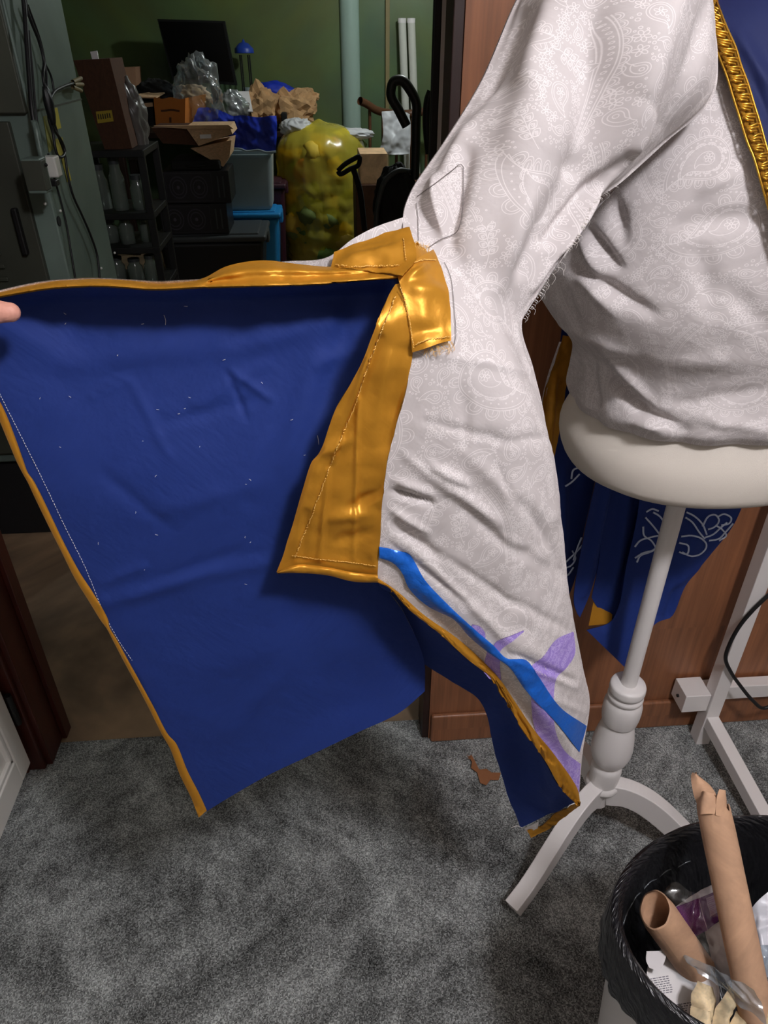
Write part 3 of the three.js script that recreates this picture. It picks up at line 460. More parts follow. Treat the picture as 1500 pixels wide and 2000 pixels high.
const lining = cloth({ left: lnLeft, right: lnRight, top: lnTop, bottom: lnBottom, nu: 120, nv: 150, thick: 0.0012, edge: 0.03, folds: liningFolds, rough: 0.003, freq: 12,
  disp: (x, y, u, v) => -0.022 * smooth(0, 0.03, v) * smooth(0.35, 0.05, v) * smooth(0, 0.25, u) });
const ln1 = piece('sleeve_lining', lining, M.navy, robe);
const ls = new Surface(lining);
piece('stitching', stitches(ls, [[-40, 680], [0, 770], [40, 850], [80, 930], [130, 1035], [165, 1105], [200, 1190], [228, 1245], [258, 1290]], 6, 3.6, 0.0003, 0.001, 0.8, 21), M.thread, ln1).userData.kind = 'stuff';
{
  const R = rng(31), out = [];                                            // lint caught on the lining
  for (let k = 0; k < 34; k++) { const x = 60 + R() * 640, y = 590 + R() * 560, a = R() * 3.14, l = 2 + R() * (k % 9 ? 4 : 20), c = (R() - 0.5) * 4; if (x > 740 - (y - 560) * 0.38) continue; out.push(sewnLine(ls, [[x, y], [x + Math.cos(a) * l * 0.5 + c, y + Math.sin(a) * l * 0.5], [x + Math.cos(a) * l, y + Math.sin(a) * l]], 0.0002, 0.001, 8, 4)); }
  const m = piece('lint', out, M.thread, ln1); m.userData.kind = 'stuff';
}
// white outer cloth of that half, showing as a strip above the gold edge
{
  const f = lining.userData.front, n = lining.userData.n, g = slab(f.map((p, k) => p.clone().addScaledVector(n[k], -0.005)), n, 120, 150, 0.0012, lining.userData.rev);
  const strip = cloth({ left: [P(250, 556, -0.612), P(250, 600, -0.63)], right: [P(789, 425, -0.66), P(802, 470, -0.645), P(796, 560, -0.63)], top: [P(250, 556, -0.612), P(400, 548, -0.615), P(470, 522, -0.618), P(560, 511, -0.62), P(640, 503, -0.625), P(690, 466, -0.638), P(740, 441, -0.652), P(789, 425, -0.66)], bottom: [P(250, 600, -0.63), P(500, 590, -0.635), P(796, 560, -0.63)], nu: 90, nv: 20, thick: 0.0012, rough: 0.004, freq: 24 });
  piece('sleeve_outer', [g, strip], M.white, robe);
}
// --- inside of the white half of the bell
const innerTop = [[737, 1136, -0.549], [760, 1150, -0.549], [797, 1190, -0.551], [855, 1236, -0.554], [916, 1290, -0.558], [959, 1324, -0.559], [975, 1348, -0.56], [1014, 1413, -0.565], [1067, 1490, -0.574], [1097, 1542, -0.58], [1125, 1567, -0.588]];
const innerBot = [[745, 1150, -0.62], [800, 1270, -0.63], [850, 1312, -0.635], [892, 1338, -0.64], [930, 1362, -0.645], [948, 1385, -0.65], [977, 1487, -0.655], [1000, 1570, -0.66], [1016, 1619, -0.66]];
const inner = cloth({ left: [innerTop[0], innerBot[0]], right: [innerTop[innerTop.length - 1], [1075, 1588, -0.63], innerBot[innerBot.length - 1]], top: innerTop, bottom: innerBot, nu: 90, nv: 40, thick: 0.0012, rough: 0.004, freq: 14, disp: (x, y, u, v) => -0.02 * Math.sin(Math.PI * v) * smooth(0, 0.1, u) * smooth(1, 0.7, u), folds: [[1060, 1500, 1090, 1590, 14, 0.006], [960, 1370, 1000, 1560, 16, 0.006]] });
piece('sleeve_lining', inner, M.navy, robe);
const innerS = new Surface(inner);

// --- gold edges
const g1L = [[-112, 596], [0, 575], [100, 559], [200, 555], [300, 561], [400, 557], [560, 554], [700, 548], [778, 543]], g1R = [[-112, 590], [0, 569], [80, 551], [150, 543.5], [200, 543], [250, 546.5], [310, 553], [370, 549], [400, 542], [440, 521], [490, 510], [530, 509], [560, 513], [640, 521], [700, 521], [782, 516]];
{ // top edge: folded over the lining, standing forward of it
  const Lc = poly(g1R).getSpacedPoints(130), Rc = poly(g1L).getSpacedPoints(130), pts = [], nu = 12, nv = 130;
  for (let j = 0; j <= nv; j++) for (let i = 0; i <= nu; i++) { const u = i / nu, x = Lc[j].x * (1 - u) + Rc[j].x * u, y = Lc[j].y * (1 - u) + Rc[j].y * u; const w = Rc[j].y - Lc[j].y; const z = -0.606 + 0.026 * u + 0.004 * Math.sin(Math.PI * u) + (w > 20 ? 0.0035 * Math.sin(u * 9 + j * 0.05) : 0) + 0.006 * fbm(x * 0.02, y * 0.03, 2, 3); pts.push(P(x, y, z)); }
  const W = nu + 1, n = pts.map((p, k) => { const i = k % W, j = (k / W) | 0; const c = V(0, 0, 0).crossVectors(pts[j * W + Math.min(nu, i + 1)].clone().sub(pts[j * W + Math.max(0, i - 1)]), pts[Math.max(0, j - 1) * W + i].clone().sub(pts[Math.min(nv, j + 1) * W + i])).normalize(); return c.dot(EYE.clone().sub(p)) < 0 ? c.negate() : c; });
  const test = V(0, 0, 0).crossVectors(pts[W * 60 + 7].clone().sub(pts[W * 60 + 5]), pts[W * 59 + 6].clone().sub(pts[W * 61 + 6])).dot(EYE.clone().sub(pts[W * 60 + 6])) < 0;
  var topEdge = slab(pts, n, nu, nv, 0.0025, test);
  piece('gold_edge', topEdge, M.gold, robe);
}
// left edge of the lining
const edL = [[-66, 690], [-40, 745], [-8, 806], [14, 858], [34, 905], [46, 928], [54, 942], [66, 968], [92, 1022], [118, 1074], [146, 1130], [172, 1172], [200, 1217], [206, 1224], [222, 1254], [246, 1300], [268, 1340], [292, 1386], [318, 1438], [332, 1462], [352, 1515], [374, 1560], [388, 1597]];
const edR = [[-56, 686], [-26, 740], [8, 800], [30, 855], [46, 900], [55, 924], [64, 936], [76, 958], [102, 1012], [126, 1062], [156, 1118], [182, 1158], [212, 1212], [213, 1222], [230, 1252], [254, 1296], [276, 1336], [302, 1384], [328, 1434], [344, 1452], [366, 1505], [390, 1552], [404, 1583]];
piece('gold_edge', sewn(ls, edL, edR, { nu: 8, nv: 150, lift: 0.002, puff: 0.003, rough: 0.0018, freq: 34, thick: 0.002 }), M.gold, robe);
// broad facing beside the opening
const fcL = [[772, 556], [752, 592], [733, 640], [708, 705], [690, 740], [664, 786], [654, 802], [648, 818], [624, 884], [610, 900], [590, 960], [570, 1030], [560, 1060], [553, 1085], [540, 1117]];
const fcR = [[786, 556], [795, 600], [801, 640], [806, 690], [795, 745], [780, 800], [766, 856], [756, 900], [748, 960], [744, 1010], [742, 1060], [739, 1090], [738, 1115], [737, 1128], [737, 1137]];
const both = new Surface(sleeve, lining);
const fcFold = [[740, 640, 650, 900, 7, 0.004], [745, 660, 660, 880, 6, -0.004], [700, 780, 690, 1090, 5, 0.003], [640, 920, 625, 1090, 6, 0.004], [600, 1000, 590, 1090, 8, -0.004], [690, 990, 740, 960, 10, -0.005], [650, 1010, 720, 1000, 12, 0.005], [620, 890, 680, 860, 10, 0.004], [660, 1060, 720, 1040, 12, -0.004], [760, 700, 730, 860, 14, 0.003]];
{
  // hangs from the opening in front of the lining, held on one side by the white cloth
  const Lc = poly(fcL).getSpacedPoints(110), Rc = poly(fcR).getSpacedPoints(110), pl = Lc.map((q, j) => P(q.x, q.y, -0.578 + 0.028 * smooth(0, 0.15, j / 110))), pr = Rc.map((q) => sl.at(q.x, q.y, 0.002));
  var facing = cloth({ left: pl.filter((_, i) => i % 3 === 0 || i === 110), right: pr.filter((_, i) => i % 3 === 0 || i === 110), bottom: [P(540, 1117, -0.55), P(570, 1118, -0.546), P(600, 1114, -0.549), P(640, 1121, -0.545), P(690, 1134, -0.547), pr[110]], nu: 40, nv: 130, thick: 0.002, folds: fcFold, rough: 0.011, freq: 13, edge: 0.05 });
  piece('gold_facing', facing, M.gold, robe);
}
const fs = new Surface(facing);
piece('gold_hem', sewn(fs, [[540, 1117], [580, 1103], [640, 1108], [690, 1118], [738, 1123]], [[546, 1120], [580, 1119], [640, 1124], [690, 1136], [738, 1138]], { nu: 6, nv: 40, lift: 0.003, puff: 0.004, rough: 0.004, freq: 60 }), M.gold, robe);
piece('stitching', [...stitches(fs, [[772, 580], [748, 640], [720, 710], [690, 800], [660, 870], [630, 950], [600, 1030], [576, 1088]], 6, 4.4, 0.0005, 0.002, 3, 4), ...stitches(fs, [[570, 1085], [620, 1092], [680, 1098], [735, 1106]], 5, 3.6, 0.0004, 0.002, 1.5, 5)], M.goldThread, robe).userData.kind = 'stuff';
// two square patches at the point of the opening
const p2 = cloth({ left: [sl.at(778, 536, 0.010), sl.at(793, 600, 0.006), sl.at(806, 688, 0.006)], right: [sl.at(846, 488, 0.008), sl.at(866, 535, 0.008), sl.at(878, 580, 0.008), sl.at(882, 625, 0.008), sl.at(883, 664, 0.008)], top: [sl.at(778, 536, 0.010), sl.at(812, 508, 0.01), sl.at(846, 488, 0.008)], bottom: [sl.at(806, 688, 0.006), sl.at(830, 681, 0.009), sl.at(860, 670, 0.008), sl.at(883, 664, 0.008)], nu: 30, nv: 40, thick: 0.0015, rough: 0.006, freq: 18, folds: [[800, 560, 870, 570, 14, 0.003], [800, 650, 870, 640, 14, -0.003], [800, 540, 830, 520, 8, 0.004]] });
piece('gold_patch', p2, M.gold, robe);
const p2s = new Surface(p2);
const p1 = cloth({ left: [P(652, 490, -0.618), P(645, 526, -0.604)], right: [P(800, 447, -0.628), P(812, 500, -0.59), P(786, 540, -0.57)], top: [P(652, 490, -0.618), P(700, 472, -0.622), P(745, 457, -0.626), P(800, 447, -0.628)], bottom: [P(645, 526, -0.604), P(690, 526, -0.595), P(740, 527, -0.588), P(786, 540, -0.57)], nu: 40, nv: 24, thick: 0.0015, rough: 0.006, freq: 30, folds: [[690, 505, 790, 485, 10, 0.004]] });
piece('gold_patch', p1, M.gold, robe);
const p1s = new Surface(p1);
piece('stitching', [...stitches(p1s, [[655, 518], [700, 520], [780, 518]], 5, 3.4, 0.0005, 0.002, 3, 6), ...stitches(p1s, [[788, 466], [791, 490], [793, 508]], 5, 3.4, 0.0004, 0.002, 1, 7), ...stitches(p2s, [[810, 512], [835, 507], [852, 508]], 4, 6, 0.0004, 0.002, 3, 8), ...stitches(p2s, [[782, 560], [795, 600], [803, 650], [808, 680]], 5, 3.6, 0.0005, 0.002, 1.5, 9), ...stitches(p2s, [[812, 672], [840, 662], [878, 658]], 4, 4, 0.0004, 0.002, 3, 10)], M.goldThread, robe).userData.kind = 'stuff';
// frayed corner between the patches
piece('frayed_corner', sewn(sl, [[806, 470], [800, 500], [790, 522]], [[815, 478], [835, 490], [800, 520]], { nu: 6, nv: 8, lift: 0.004 }), M.gold, robe);
{
  const R = rng(44), out = [];
  for (let k = 0; k < 34; k++) { const x = 822 + R() * 60, y = 676 - (x - 822) * 0.16; out.push(sewnLine(sl, [[x, y], [x + 4 + R() * 6, y + 6 + R() * 8], [x + (R() - 0.3) * 22, y + 10 + R() * 16]], 0.00016, 0.004, 8, 3)); }
  for (let k = 0; k < 22; k++) { const x = 804 + R() * 34, y = 480 + (x - 804) * 0.4; out.push(sewnLine(sl, [[x, y], [x + (R() - 0.5) * 10, y - 4 - R() * 8], [x + (R() - 0.5) * 18, y - 8 - R() * 8]], 0.00016, 0.004, 8, 3)); }
  piece('fraying', out, M.goldThread, robe).userData.kind = 'stuff';
}

// --- trims of the hem: violet appliqué, blue satin ribbon, gold binding
const violet = [];
violet.push(sewn(sl, [[1119, 1234], [1088, 1249], [1060, 1285], [1036, 1305], [1037, 1362], [1045, 1424], [1075, 1473], [1131, 1550]], [[1121, 1236], [1123, 1277], [1106, 1305], [1088, 1323], [1082, 1357], [1085, 1427], [1103, 1467], [1134, 1492]], { nu: 12, nv: 70, lift: 0.0016, thick: 0.0012 }));
piece('violet_patch', violet, M.purple, robe);
piece('violet_patch', sewn(sl, [[953, 1268], [947, 1290], [946, 1312], [956, 1326]], [[978, 1280], [976, 1300], [978, 1322], [978, 1331]], { nu: 6, nv: 20, lift: 0.0016, thick: 0.0012 }), M.purple, robe);
piece('violet_patch', sewn(sl, [[1023, 1232], [1000, 1242], [968, 1256], [962, 1272]], [[1023, 1234], [1002, 1252], [980, 1268], [974, 1280]], { nu: 5, nv: 24, lift: 0.0016, thick: 0.0012 }), M.purple, robe);
piece('violet_patch', sewn(sl, [[922, 1222], [924, 1232], [936, 1248], [945, 1256]], [[923, 1221], [936, 1224], [947, 1236], [948, 1255]], { nu: 5, nv: 16, lift: 0.0016, thick: 0.0012 }), M.purple, robe);
const rbU = [[741, 1068], [766, 1073], [800, 1085], [830, 1133], [879, 1185], [922, 1225], [965, 1262], [990, 1286], [1027, 1289], [1051, 1320], [1094, 1381], [1146, 1418]];
const rbD = [[741, 1090], [766, 1099], [784, 1117], [800, 1151], [837, 1185], [886, 1210], [916, 1243], [953, 1274], [996, 1305], [1021, 1341], [1045, 1369], [1082, 1406], [1132, 1469]];
piece('blue_ribbon', sewn(sl, rbU, rbD, { nu: 10, nv: 110, lift: 0.0034, thick: 0.0015, puff: 0.0012, rough: 0.005, freq: 40 }), M.blueSatin, robe);
const hmU = [[735, 1127], [775, 1154], [827, 1200], [892, 1246], [947, 1295], [978, 1329], [1005, 1369], [1042, 1424], [1082, 1473], [1128, 1541], [1133, 1567]], hmD = [[735, 1137], [760, 1149], [797, 1189], [855, 1235], [916, 1290], [959, 1324], [975, 1348], [1014, 1413], [1067, 1490], [1097, 1542], [1128, 1573]];
piece('gold_edge', sewn(sl, hmU, hmD, { nu: 8, nv: 130, lift: 0.002, puff: 0.003, rough: 0.002, freq: 40, thick: 0.002 }), M.gold, robe);
// the gold edge turns under at the point and runs back along the lining
piece('gold_edge', cloth({ left: [P(1132, 1566, -0.585), P(1082, 1593, -0.625), P(1052, 1617, -0.648), P(1030, 1622, -0.655)], right: [P(1131, 1574, -0.583), P(1100, 1598, -0.62), P(1068, 1622, -0.645), P(1037, 1637, -0.652)], nu: 8, nv: 40, thick: 0.002, rough: 0.004, freq: 60 }), M.gold, robe);
piece('sleeve_turnback', cloth({ left: [P(1024, 1618, -0.661), P(1030, 1628, -0.66)], right: [P(1052, 1605, -0.645), P(1050, 1618, -0.645)], nu: 8, nv: 6, thick: 0.001 }), M.white, robe);
piece('loose_thread', tube([P(998, 1617, -0.662), P(1010, 1613, -0.66), P(1020, 1617, -0.66)], 0.0004, 12, 4), M.thread, robe);

// --- raw edge under the arm, and loose threads
{
  const R = rng(71), edge = poly([[1290, 290], [1250, 322], [1215, 355], [1160, 397], [1145, 430], [1130, 460], [1098, 505], [1066, 552], [1040, 600], [1020, 628]]), out = [];
  for (let k = 0; k < 110; k++) { const t = 0.25 + 0.74 * R(), p = edge.getPointAt(t), l = R() < 0.14 ? 10 + R() * 16 : 3 + R() * 6, a = 0.3 + R() * 1.3, b = sl.at(p.x - 3, p.y, 0.001), q = D(p.x + Math.cos(a) * l * 0.6, p.y + Math.sin(a) * l * 0.5, proj(b)[2]), e = D(p.x + Math.cos(a + 0.5) * l, p.y + Math.sin(a + 0.5) * l, proj(b)[2] + 0.003); out.push(tube([b, q, e], 0.0002, 6, 3)); }
  piece('fraying', out, M.thread, robe).userData.kind = 'stuff';
}
piece('loose_thread', sewnLine(sl, [[814, 384], [850, 358], [880, 335], [902, 320], [905, 345], [904, 390], [898, 440], [890, 455], [860, 468], [836, 484]], 0.00035, 0.002, 60, 4), M.greyThread, robe);
piece('loose_thread', sewnLine(sl, [[813, 396], [816, 420], [817, 470]], 0.00025, 0.002, 16, 4), M.greyThread, robe);
piece('loose_thread', sewnLine(sl, [[868, 512], [880, 540], [887, 600], [890, 660], [886, 676]], 0.00025, 0.002, 20, 4), M.greyThread, robe);

// --- navy train hanging behind the form, with painted scrolls and a gold facing
const trainFold = (a) => a;
piece('train', cloth({ left: [P(1098, 640, -1.045), P(1086, 760, -1.045), P(1082, 900, -1.04), P(1089, 1040, -1.035), P(1096, 1130, -1.03), P(1106, 1166, -1.03)], right: [P(1200, 640, -1.06), P(1190, 800, -1.055), P(1160, 950, -1.05), P(1140, 1040, -1.045), P(1126, 1120, -1.04), P(1110, 1168, -1.03)], nu: 24, nv: 60, thick: 0.0015, folds: [[1100, 900, 1100, 1100, 9, 0.008], [1160, 680, 1120, 950, 12, -0.008]] }), M.navy, robe);
piece('train_facing', cloth({ left: [P(1100, 655, -1.03), P(1085, 705, -1.028), P(1066, 760, -1.026), P(1058, 810, -1.025), P(1062, 850, -1.024), P(1072, 890, -1.024), P(1076, 950, -1.024)], right: [P(1130, 660, -1.036), P(1116, 715, -1.034), P(1106, 760, -1.032), P(1099, 805, -1.03), P(1090, 860, -1.028), P(1080, 905, -1.026), P(1078, 955, -1.024)], nu: 14, nv: 50, thick: 0.0015, rough: 0.006, freq: 40, folds: [[1085, 740, 1072, 880, 5, 0.006], [1070, 760, 1066, 830, 5, -0.004]] }), M.gold, robe);
piece('train_white_edge', cloth({ left: [P(1092, 668, -1.032), P(1068, 740, -1.029), P(1056, 800, -1.028), P(1056, 850, -1.028), P(1066, 900, -1.027), P(1072, 950, -1.027)], right: [P(1097, 668, -1.031), P(1074, 740, -1.0285), P(1062, 800, -1.0275), P(1064, 850, -1.0275), P(1072, 900, -1.0265), P(1076, 950, -1.0265)], nu: 4, nv: 40, thick: 0.0012 }), M.white, robe);
piece('train', cloth({ left: [P(1180, 880, -1.02), P(1160, 958, -1.01), P(1140, 1050, -1.0), P(1121, 1175, -0.985), P(1128, 1200, -0.985)], right: [P(1230, 880, -1.03), P(1202, 1000, -1.02), P(1180, 1070, -1.01), P(1150, 1165, -0.995), P(1133, 1206, -0.985)], nu: 20, nv: 40, thick: 0.0015, folds: [[1190, 930, 1140, 1160, 8, 0.01]] }), M.navy, robe);
piece('train', cloth({ left: [P(1185, 880, -1.03), P(1172, 980, -1.015), P(1172, 1080, -1.005), P(1156, 1168, -0.995)], right: [P(1290, 880, -1.02), P(1275, 985, -1.015), P(1254, 1085, -1.005), P(1208, 1215, -0.995)], bottom: [P(1156, 1168, -0.995), P(1168, 1188, -0.995), P(1185, 1205, -0.995), P(1208, 1215, -0.995)], nu: 24, nv: 40, thick: 0.0015, folds: [[1230, 950, 1190, 1180, 10, 0.008], [1250, 1000, 1210, 1160, 6, -0.006]] }), M.navy, robe);
const k4 = cloth({ left: [P(1250, 880, -1.0), P(1248, 985, -0.998), P(1228, 1085, -0.99), P(1190, 1214, -0.98), P(1146, 1231, -0.97)], right: [P(1500, 880, -1.01), P(1452, 985, -1.0), P(1430, 1030, -1.0), P(1384, 1088, -0.99), P(1340, 1142, -0.985), P(1310, 1207, -0.98), P(1282, 1217, -0.975), P(1222, 1305, -0.965)], nu: 40, nv: 60, thick: 0.0015, folds: [[1380, 1010, 1290, 1190, 14, 0.007], [1300, 1150, 1360, 1110, 8, 0.006], [1320, 1130, 1300, 1210, 8, -0.006], [1230, 1130, 1190, 1230, 10, 0.006]] });
piece('train', k4, M.navy, robe);
piece('train_facing', cloth({ left: [P(1160, 1172, -0.998), P(1150, 1222, -0.985)], right: [P(1196, 1200, -0.995), P(1194, 1218, -0.985)], nu: 6, nv: 6, thick: 0.001 }), M.gold, robe);
{
  const ks = new Surface(k4);
  const strokes = [
    [[1275, 1000], [1290, 1010], [1301, 1034], [1296, 1052]], [[1260, 1010], [1276, 1028], [1290, 1046]], [[1256, 1028], [1258, 1046], [1272, 1056], [1284, 1075]], [[1240, 1090], [1256, 1080], [1276, 1074], [1286, 1062]],
    [[1244, 1098], [1250, 1086], [1270, 1078], [1286, 1070]], [[1240, 1068], [1250, 1056], [1268, 1050], [1290, 1046], [1312, 1050]], [[1338, 1010], [1352, 1020], [1366, 1040], [1376, 1052]], [[1340, 1000], [1356, 1008], [1372, 1024], [1380, 1044]],
    [[1330, 1048], [1350, 1046], [1370, 1052], [1380, 1066], [1368, 1082], [1348, 1086], [1332, 1078]], [[1326, 1060], [1344, 1066], [1342, 1082], [1326, 1078]], [[1372, 1028], [1384, 1008], [1398, 1006], [1404, 1018], [1394, 1030], [1382, 1034]], [[1400, 1010], [1414, 1004], [1428, 1012], [1424, 1022], [1408, 1026]],
    [[1376, 1050], [1392, 1044], [1408, 1030], [1420, 1020]], [[1384, 1056], [1404, 1052], [1416, 1040], [1432, 1022]], [[1398, 1026], [1410, 1034], [1418, 1046], [1404, 1056]], [[1262, 1000], [1274, 994], [1286, 998]],
  ];
  piece('painted_scroll', strokes.map((s) => sewnLine(ks, s, 0.0017, 0.0008, 26, 6)), M.paint, robe);
  const left = [[[1100, 1150], [1096, 1118], [1104, 1100], [1122, 1082], [1140, 1062]], [[1098, 1112], [1116, 1104], [1124, 1090], [1118, 1076]], [[1120, 1094], [1128, 1070], [1136, 1050]], [[1096, 1130], [1110, 1122], [1120, 1108]], [[1104, 950], [1116, 942], [1132, 926]], [[1116, 935], [1120, 918], [1134, 912]]];
  piece('painted_scroll', left.map((s) => tube(s.map(([x, y]) => P(x, y, -1.026)), 0.0016, 24, 6)), M.paint, robe);
}

// ------------------------------------------------------------------ more shape helpers
function board(p4, z, th) {                                               // flat board with four measured corners
  const c = p4.map(([x, y, zz]) => P(x, y, zz ?? z)); const a = c[1].clone().sub(c[0]), b = c[3].clone().sub(c[0]); const n = V(0, 0, 0).crossVectors(a, b).normalize(); if (n.z < 0) n.negate();
  const pos = [], uv = [], idx = []; const quad = (q) => { const k = pos.length / 3; q.forEach((p, i) => { pos.push(p.x, p.y, p.z); uv.push([0, 1, 1, 0][i] , [0, 0, 1, 1][i]); }); idx.push(k, k + 1, k + 2, k, k + 2, k + 3); };
  const d = c.map((p) => p.clone().addScaledVector(n, -th)); quad(c); quad([d[3], d[2], d[1], d[0]]); for (let i = 0; i < 4; i++) { const j = (i + 1) % 4; quad([c[j], c[i], d[i], d[j]]); }
  const g = new THREE.BufferGeometry(); g.setAttribute('position', new THREE.Float32BufferAttribute(pos, 3)); g.setAttribute('uv', new THREE.Float32BufferAttribute(uv, 2)); g.setIndex(idx); const q = g.toNonIndexed(); q.computeVertexNormals(); return q;
}
function lump(c, rx, ry, rz, amp, seed, det = 24, ridge = 0, flatBottom = -1) {
  const g = mergeVertices(new THREE.SphereGeometry(1, det * 2, det).deleteAttribute('normal')); const p = g.attributes.position;
  for (let i = 0; i < p.count; i++) { const v = V(p.getX(i), p.getY(i), p.getZ(i)); let k = 1 + amp * fbm(v.x * 2.2 + seed, v.y * 2.2, v.z * 2.2, 4); if (ridge) k += ridge * (0.25 - Math.abs(fbm(v.x * 3 + seed * 2, v.y * 3 + 4, v.z * 3, 3))) * 1.2; v.multiplyScalar(k); if (v.y < flatBottom) v.y = flatBottom; p.setXYZ(i, c.x + v.x * rx, c.y + v.y * ry, c.z + v.z * rz); }
  g.computeVertexNormals(); return g;
}
// a box whose front face is measured at distance z
function measured(px0, py0, px1, py1, z) { const my = (py0 + py1) / 2, mx = (px0 + px1) / 2; return { x0: P(px0, my, z).x, x1: P(px1, my, z).x, y0: P(mx, py1, z).y, y1: P(mx, py0, z).y }; }
function carton(name, label, cat, [px0, py0, px1, py1], z, depth, mat, group, o = {}) {
  const m = measured(px0, py0, px1, py1, z); if (o.y0 !== undefined) m.y0 = o.y0;
  const t = thing(name, label, cat, [(m.x0 + m.x1) / 2, m.y0, z - depth / 2], group);
  piece('body', box(m.x0, m.x1, m.y0, m.y1, z - depth, z, 0.004), mat, t); return { t, ...m };
}
function tote(name, label, x0, x1, y0, y1, z1, depth, matBody, matLid, open) {
  const t = thing(name, label, 'storage tote', [(x0 + x1) / 2, y0, z1 - depth / 2]); const cx = (x0 + x1) / 2, cz = z1 - depth / 2, w = x1 - x0, lidH = 0.035;
  const g = new RoundedBoxGeometry(w * 0.94, y1 - y0 - lidH, depth * 0.94, 4, 0.03); const p = g.attributes.position; for (let i = 0; i < p.count; i++) { const k = 0.86 + 0.14 * clamp((p.getY(i) / (y1 - y0 - lidH)) + 0.5); p.setX(i, p.getX(i) * k); p.setZ(i, p.getZ(i) * k); } g.computeVertexNormals(); metreUV(g);
  piece('tub', g.translate(cx, (y0 + y1 - lidH) / 2, cz), matBody, t);
  if (!open) { const s = (a, b, h, r) => { const q = new RoundedBoxGeometry(a, h, b, 3, r); return metreUV(q); }; piece('lid', [s(w, depth, lidH, 0.014).translate(cx, y1 - lidH * 0.55, cz), s(w * 0.86, depth * 0.82, 0.016, 0.007).translate(cx, y1, cz)], matLid, t); for (const k of [-1, 1]) piece('latch', box(cx + k * w * 0.49 - 0.012, cx + k * w * 0.49 + 0.012, y1 - 0.08, y1 - 0.01, cz - 0.06, cz + 0.06, 0.006), matLid, t); }
  else piece('rim', [box(x0, x1, y1 - lidH, y1 - 0.012, z1 - 0.02, z1, 0.005), box(x0, x1, y1 - lidH, y1 - 0.012, z1 - depth, z1 - depth + 0.02, 0.005), box(x0, x0 + 0.02, y1 - lidH, y1 - 0.012, z1 - depth, z1, 0.005), box(x1 - 0.02, x1, y1 - lidH, y1 - 0.012, z1 - depth, z1, 0.005)], matLid, t);
  return t;
}

// ------------------------------------------------------------------ the white rack by the wall
{
  const a = Gd(1362, 1436), X = a.x, Z = WZ + 0.055, t = thing('garment_rack', 'white wooden garment rack against the brown wall with a black cord', 'garment rack', [X, 0, Z]);
  const R1x = X + 0.82, yR = P(1440, 1365, Z).y, hz = 0.018;
  for (const x of [X, R1x]) {
    piece('upright', box(x - 0.0165, x + 0.0165, 0, 1.55, Z - hz, Z + hz, 0.002), M.whitePaint, t);
    piece('foot', bar(V(x, 0.085, Z + 0.0), V(x + (x === X ? 0.03 : 0.03), 0.017, Z + 0.44), 0.03, 0.034, V(0, 1, 0), 0.002), M.whitePaint, t);
  }
  const xb = P(1336, 1350, Z - 0.02).x;
  piece('rail', box(xb + 0.03, R1x + 0.05, yR - 0.021, yR + 0.021, Z - hz - 0.03, Z - hz, 0.002), M.whitePaint, t);
  const bl = piece('rail_end', box(xb - 0.012, X - 0.017, yR - 0.022, yR + 0.032, Z - hz - 0.03, Z + 0.012, 0.002), M.whitePaint, t);
  piece('screw_hole', new THREE.CylinderGeometry(0.004, 0.004, 0.004, 12).rotateZ(Math.PI / 2).translate(xb - 0.0135, yR + 0.004, Z - 0.018), M.black, bl);
  piece('hanging_rail', new THREE.CylinderGeometry(0.014, 0.014, R1x - X + 0.1, 20).rotateZ(Math.PI / 2).translate((X + R1x) / 2, 1.52, Z), M.whitePaint, t);
  const Zc = Z + 0.03;
  tag(obj('power_cord', tube([[1545, 1120], [1500, 1163], [1470, 1192], [1445, 1222], [1425, 1258], [1417, 1285], [1426, 1310], [1448, 1342], [1470, 1368], [1490, 1383], [1510, 1378], [1540, 1372]].map(([x, y]) => P(x, y, Zc)), 0.0042, 90, 10), M.cable), 'black power cord hanging in a curve over the white rack rail', 'cord');
}

// ------------------------------------------------------------------ a dry leaf on the carpet
{
  const c = Gd(945, 1512, 0), t = thing('dry_leaf', 'dry brown oak leaf lying on the grey carpet', 'leaf', [c.x, 0, c.z]);
  const pts = [[915, 1478], [922, 1488], [920, 1500], [932, 1508], [938, 1528], [950, 1532], [958, 1522], [974, 1524], [978, 1510], [960, 1508], [950, 1500], [936, 1502], [930, 1490], [921, 1474]];
  const s = new THREE.Shape(); pts.forEach(([x, y], i) => { const g = Gd(x, y, 0.008); i ? s.lineTo(g.x - c.x, -(g.z - c.z)) : s.moveTo(g.x - c.x, -(g.z - c.z)); });
  const g = new THREE.ExtrudeGeometry(s, { depth: 0.0008, bevelEnabled: false, steps: 1 }).rotateX(-Math.PI / 2); const p = g.attributes.position; for (let i = 0; i < p.count; i++) p.setY(i, p.getY(i) + 0.004 + 0.12 * Math.abs(p.getX(i)) + 0.5 * p.getZ(i) * p.getX(i) * 10 * 0.2); g.computeVertexNormals();
  piece('blade', g.translate(c.x, 0, c.z), M.leafBrown, t);
  piece('stem', tube([Gd(921, 1476, 0.012), Gd(916, 1482, 0.012), Gd(913, 1474, 0.02)], 0.0008, 10, 5), M.leafBrown, t);
}

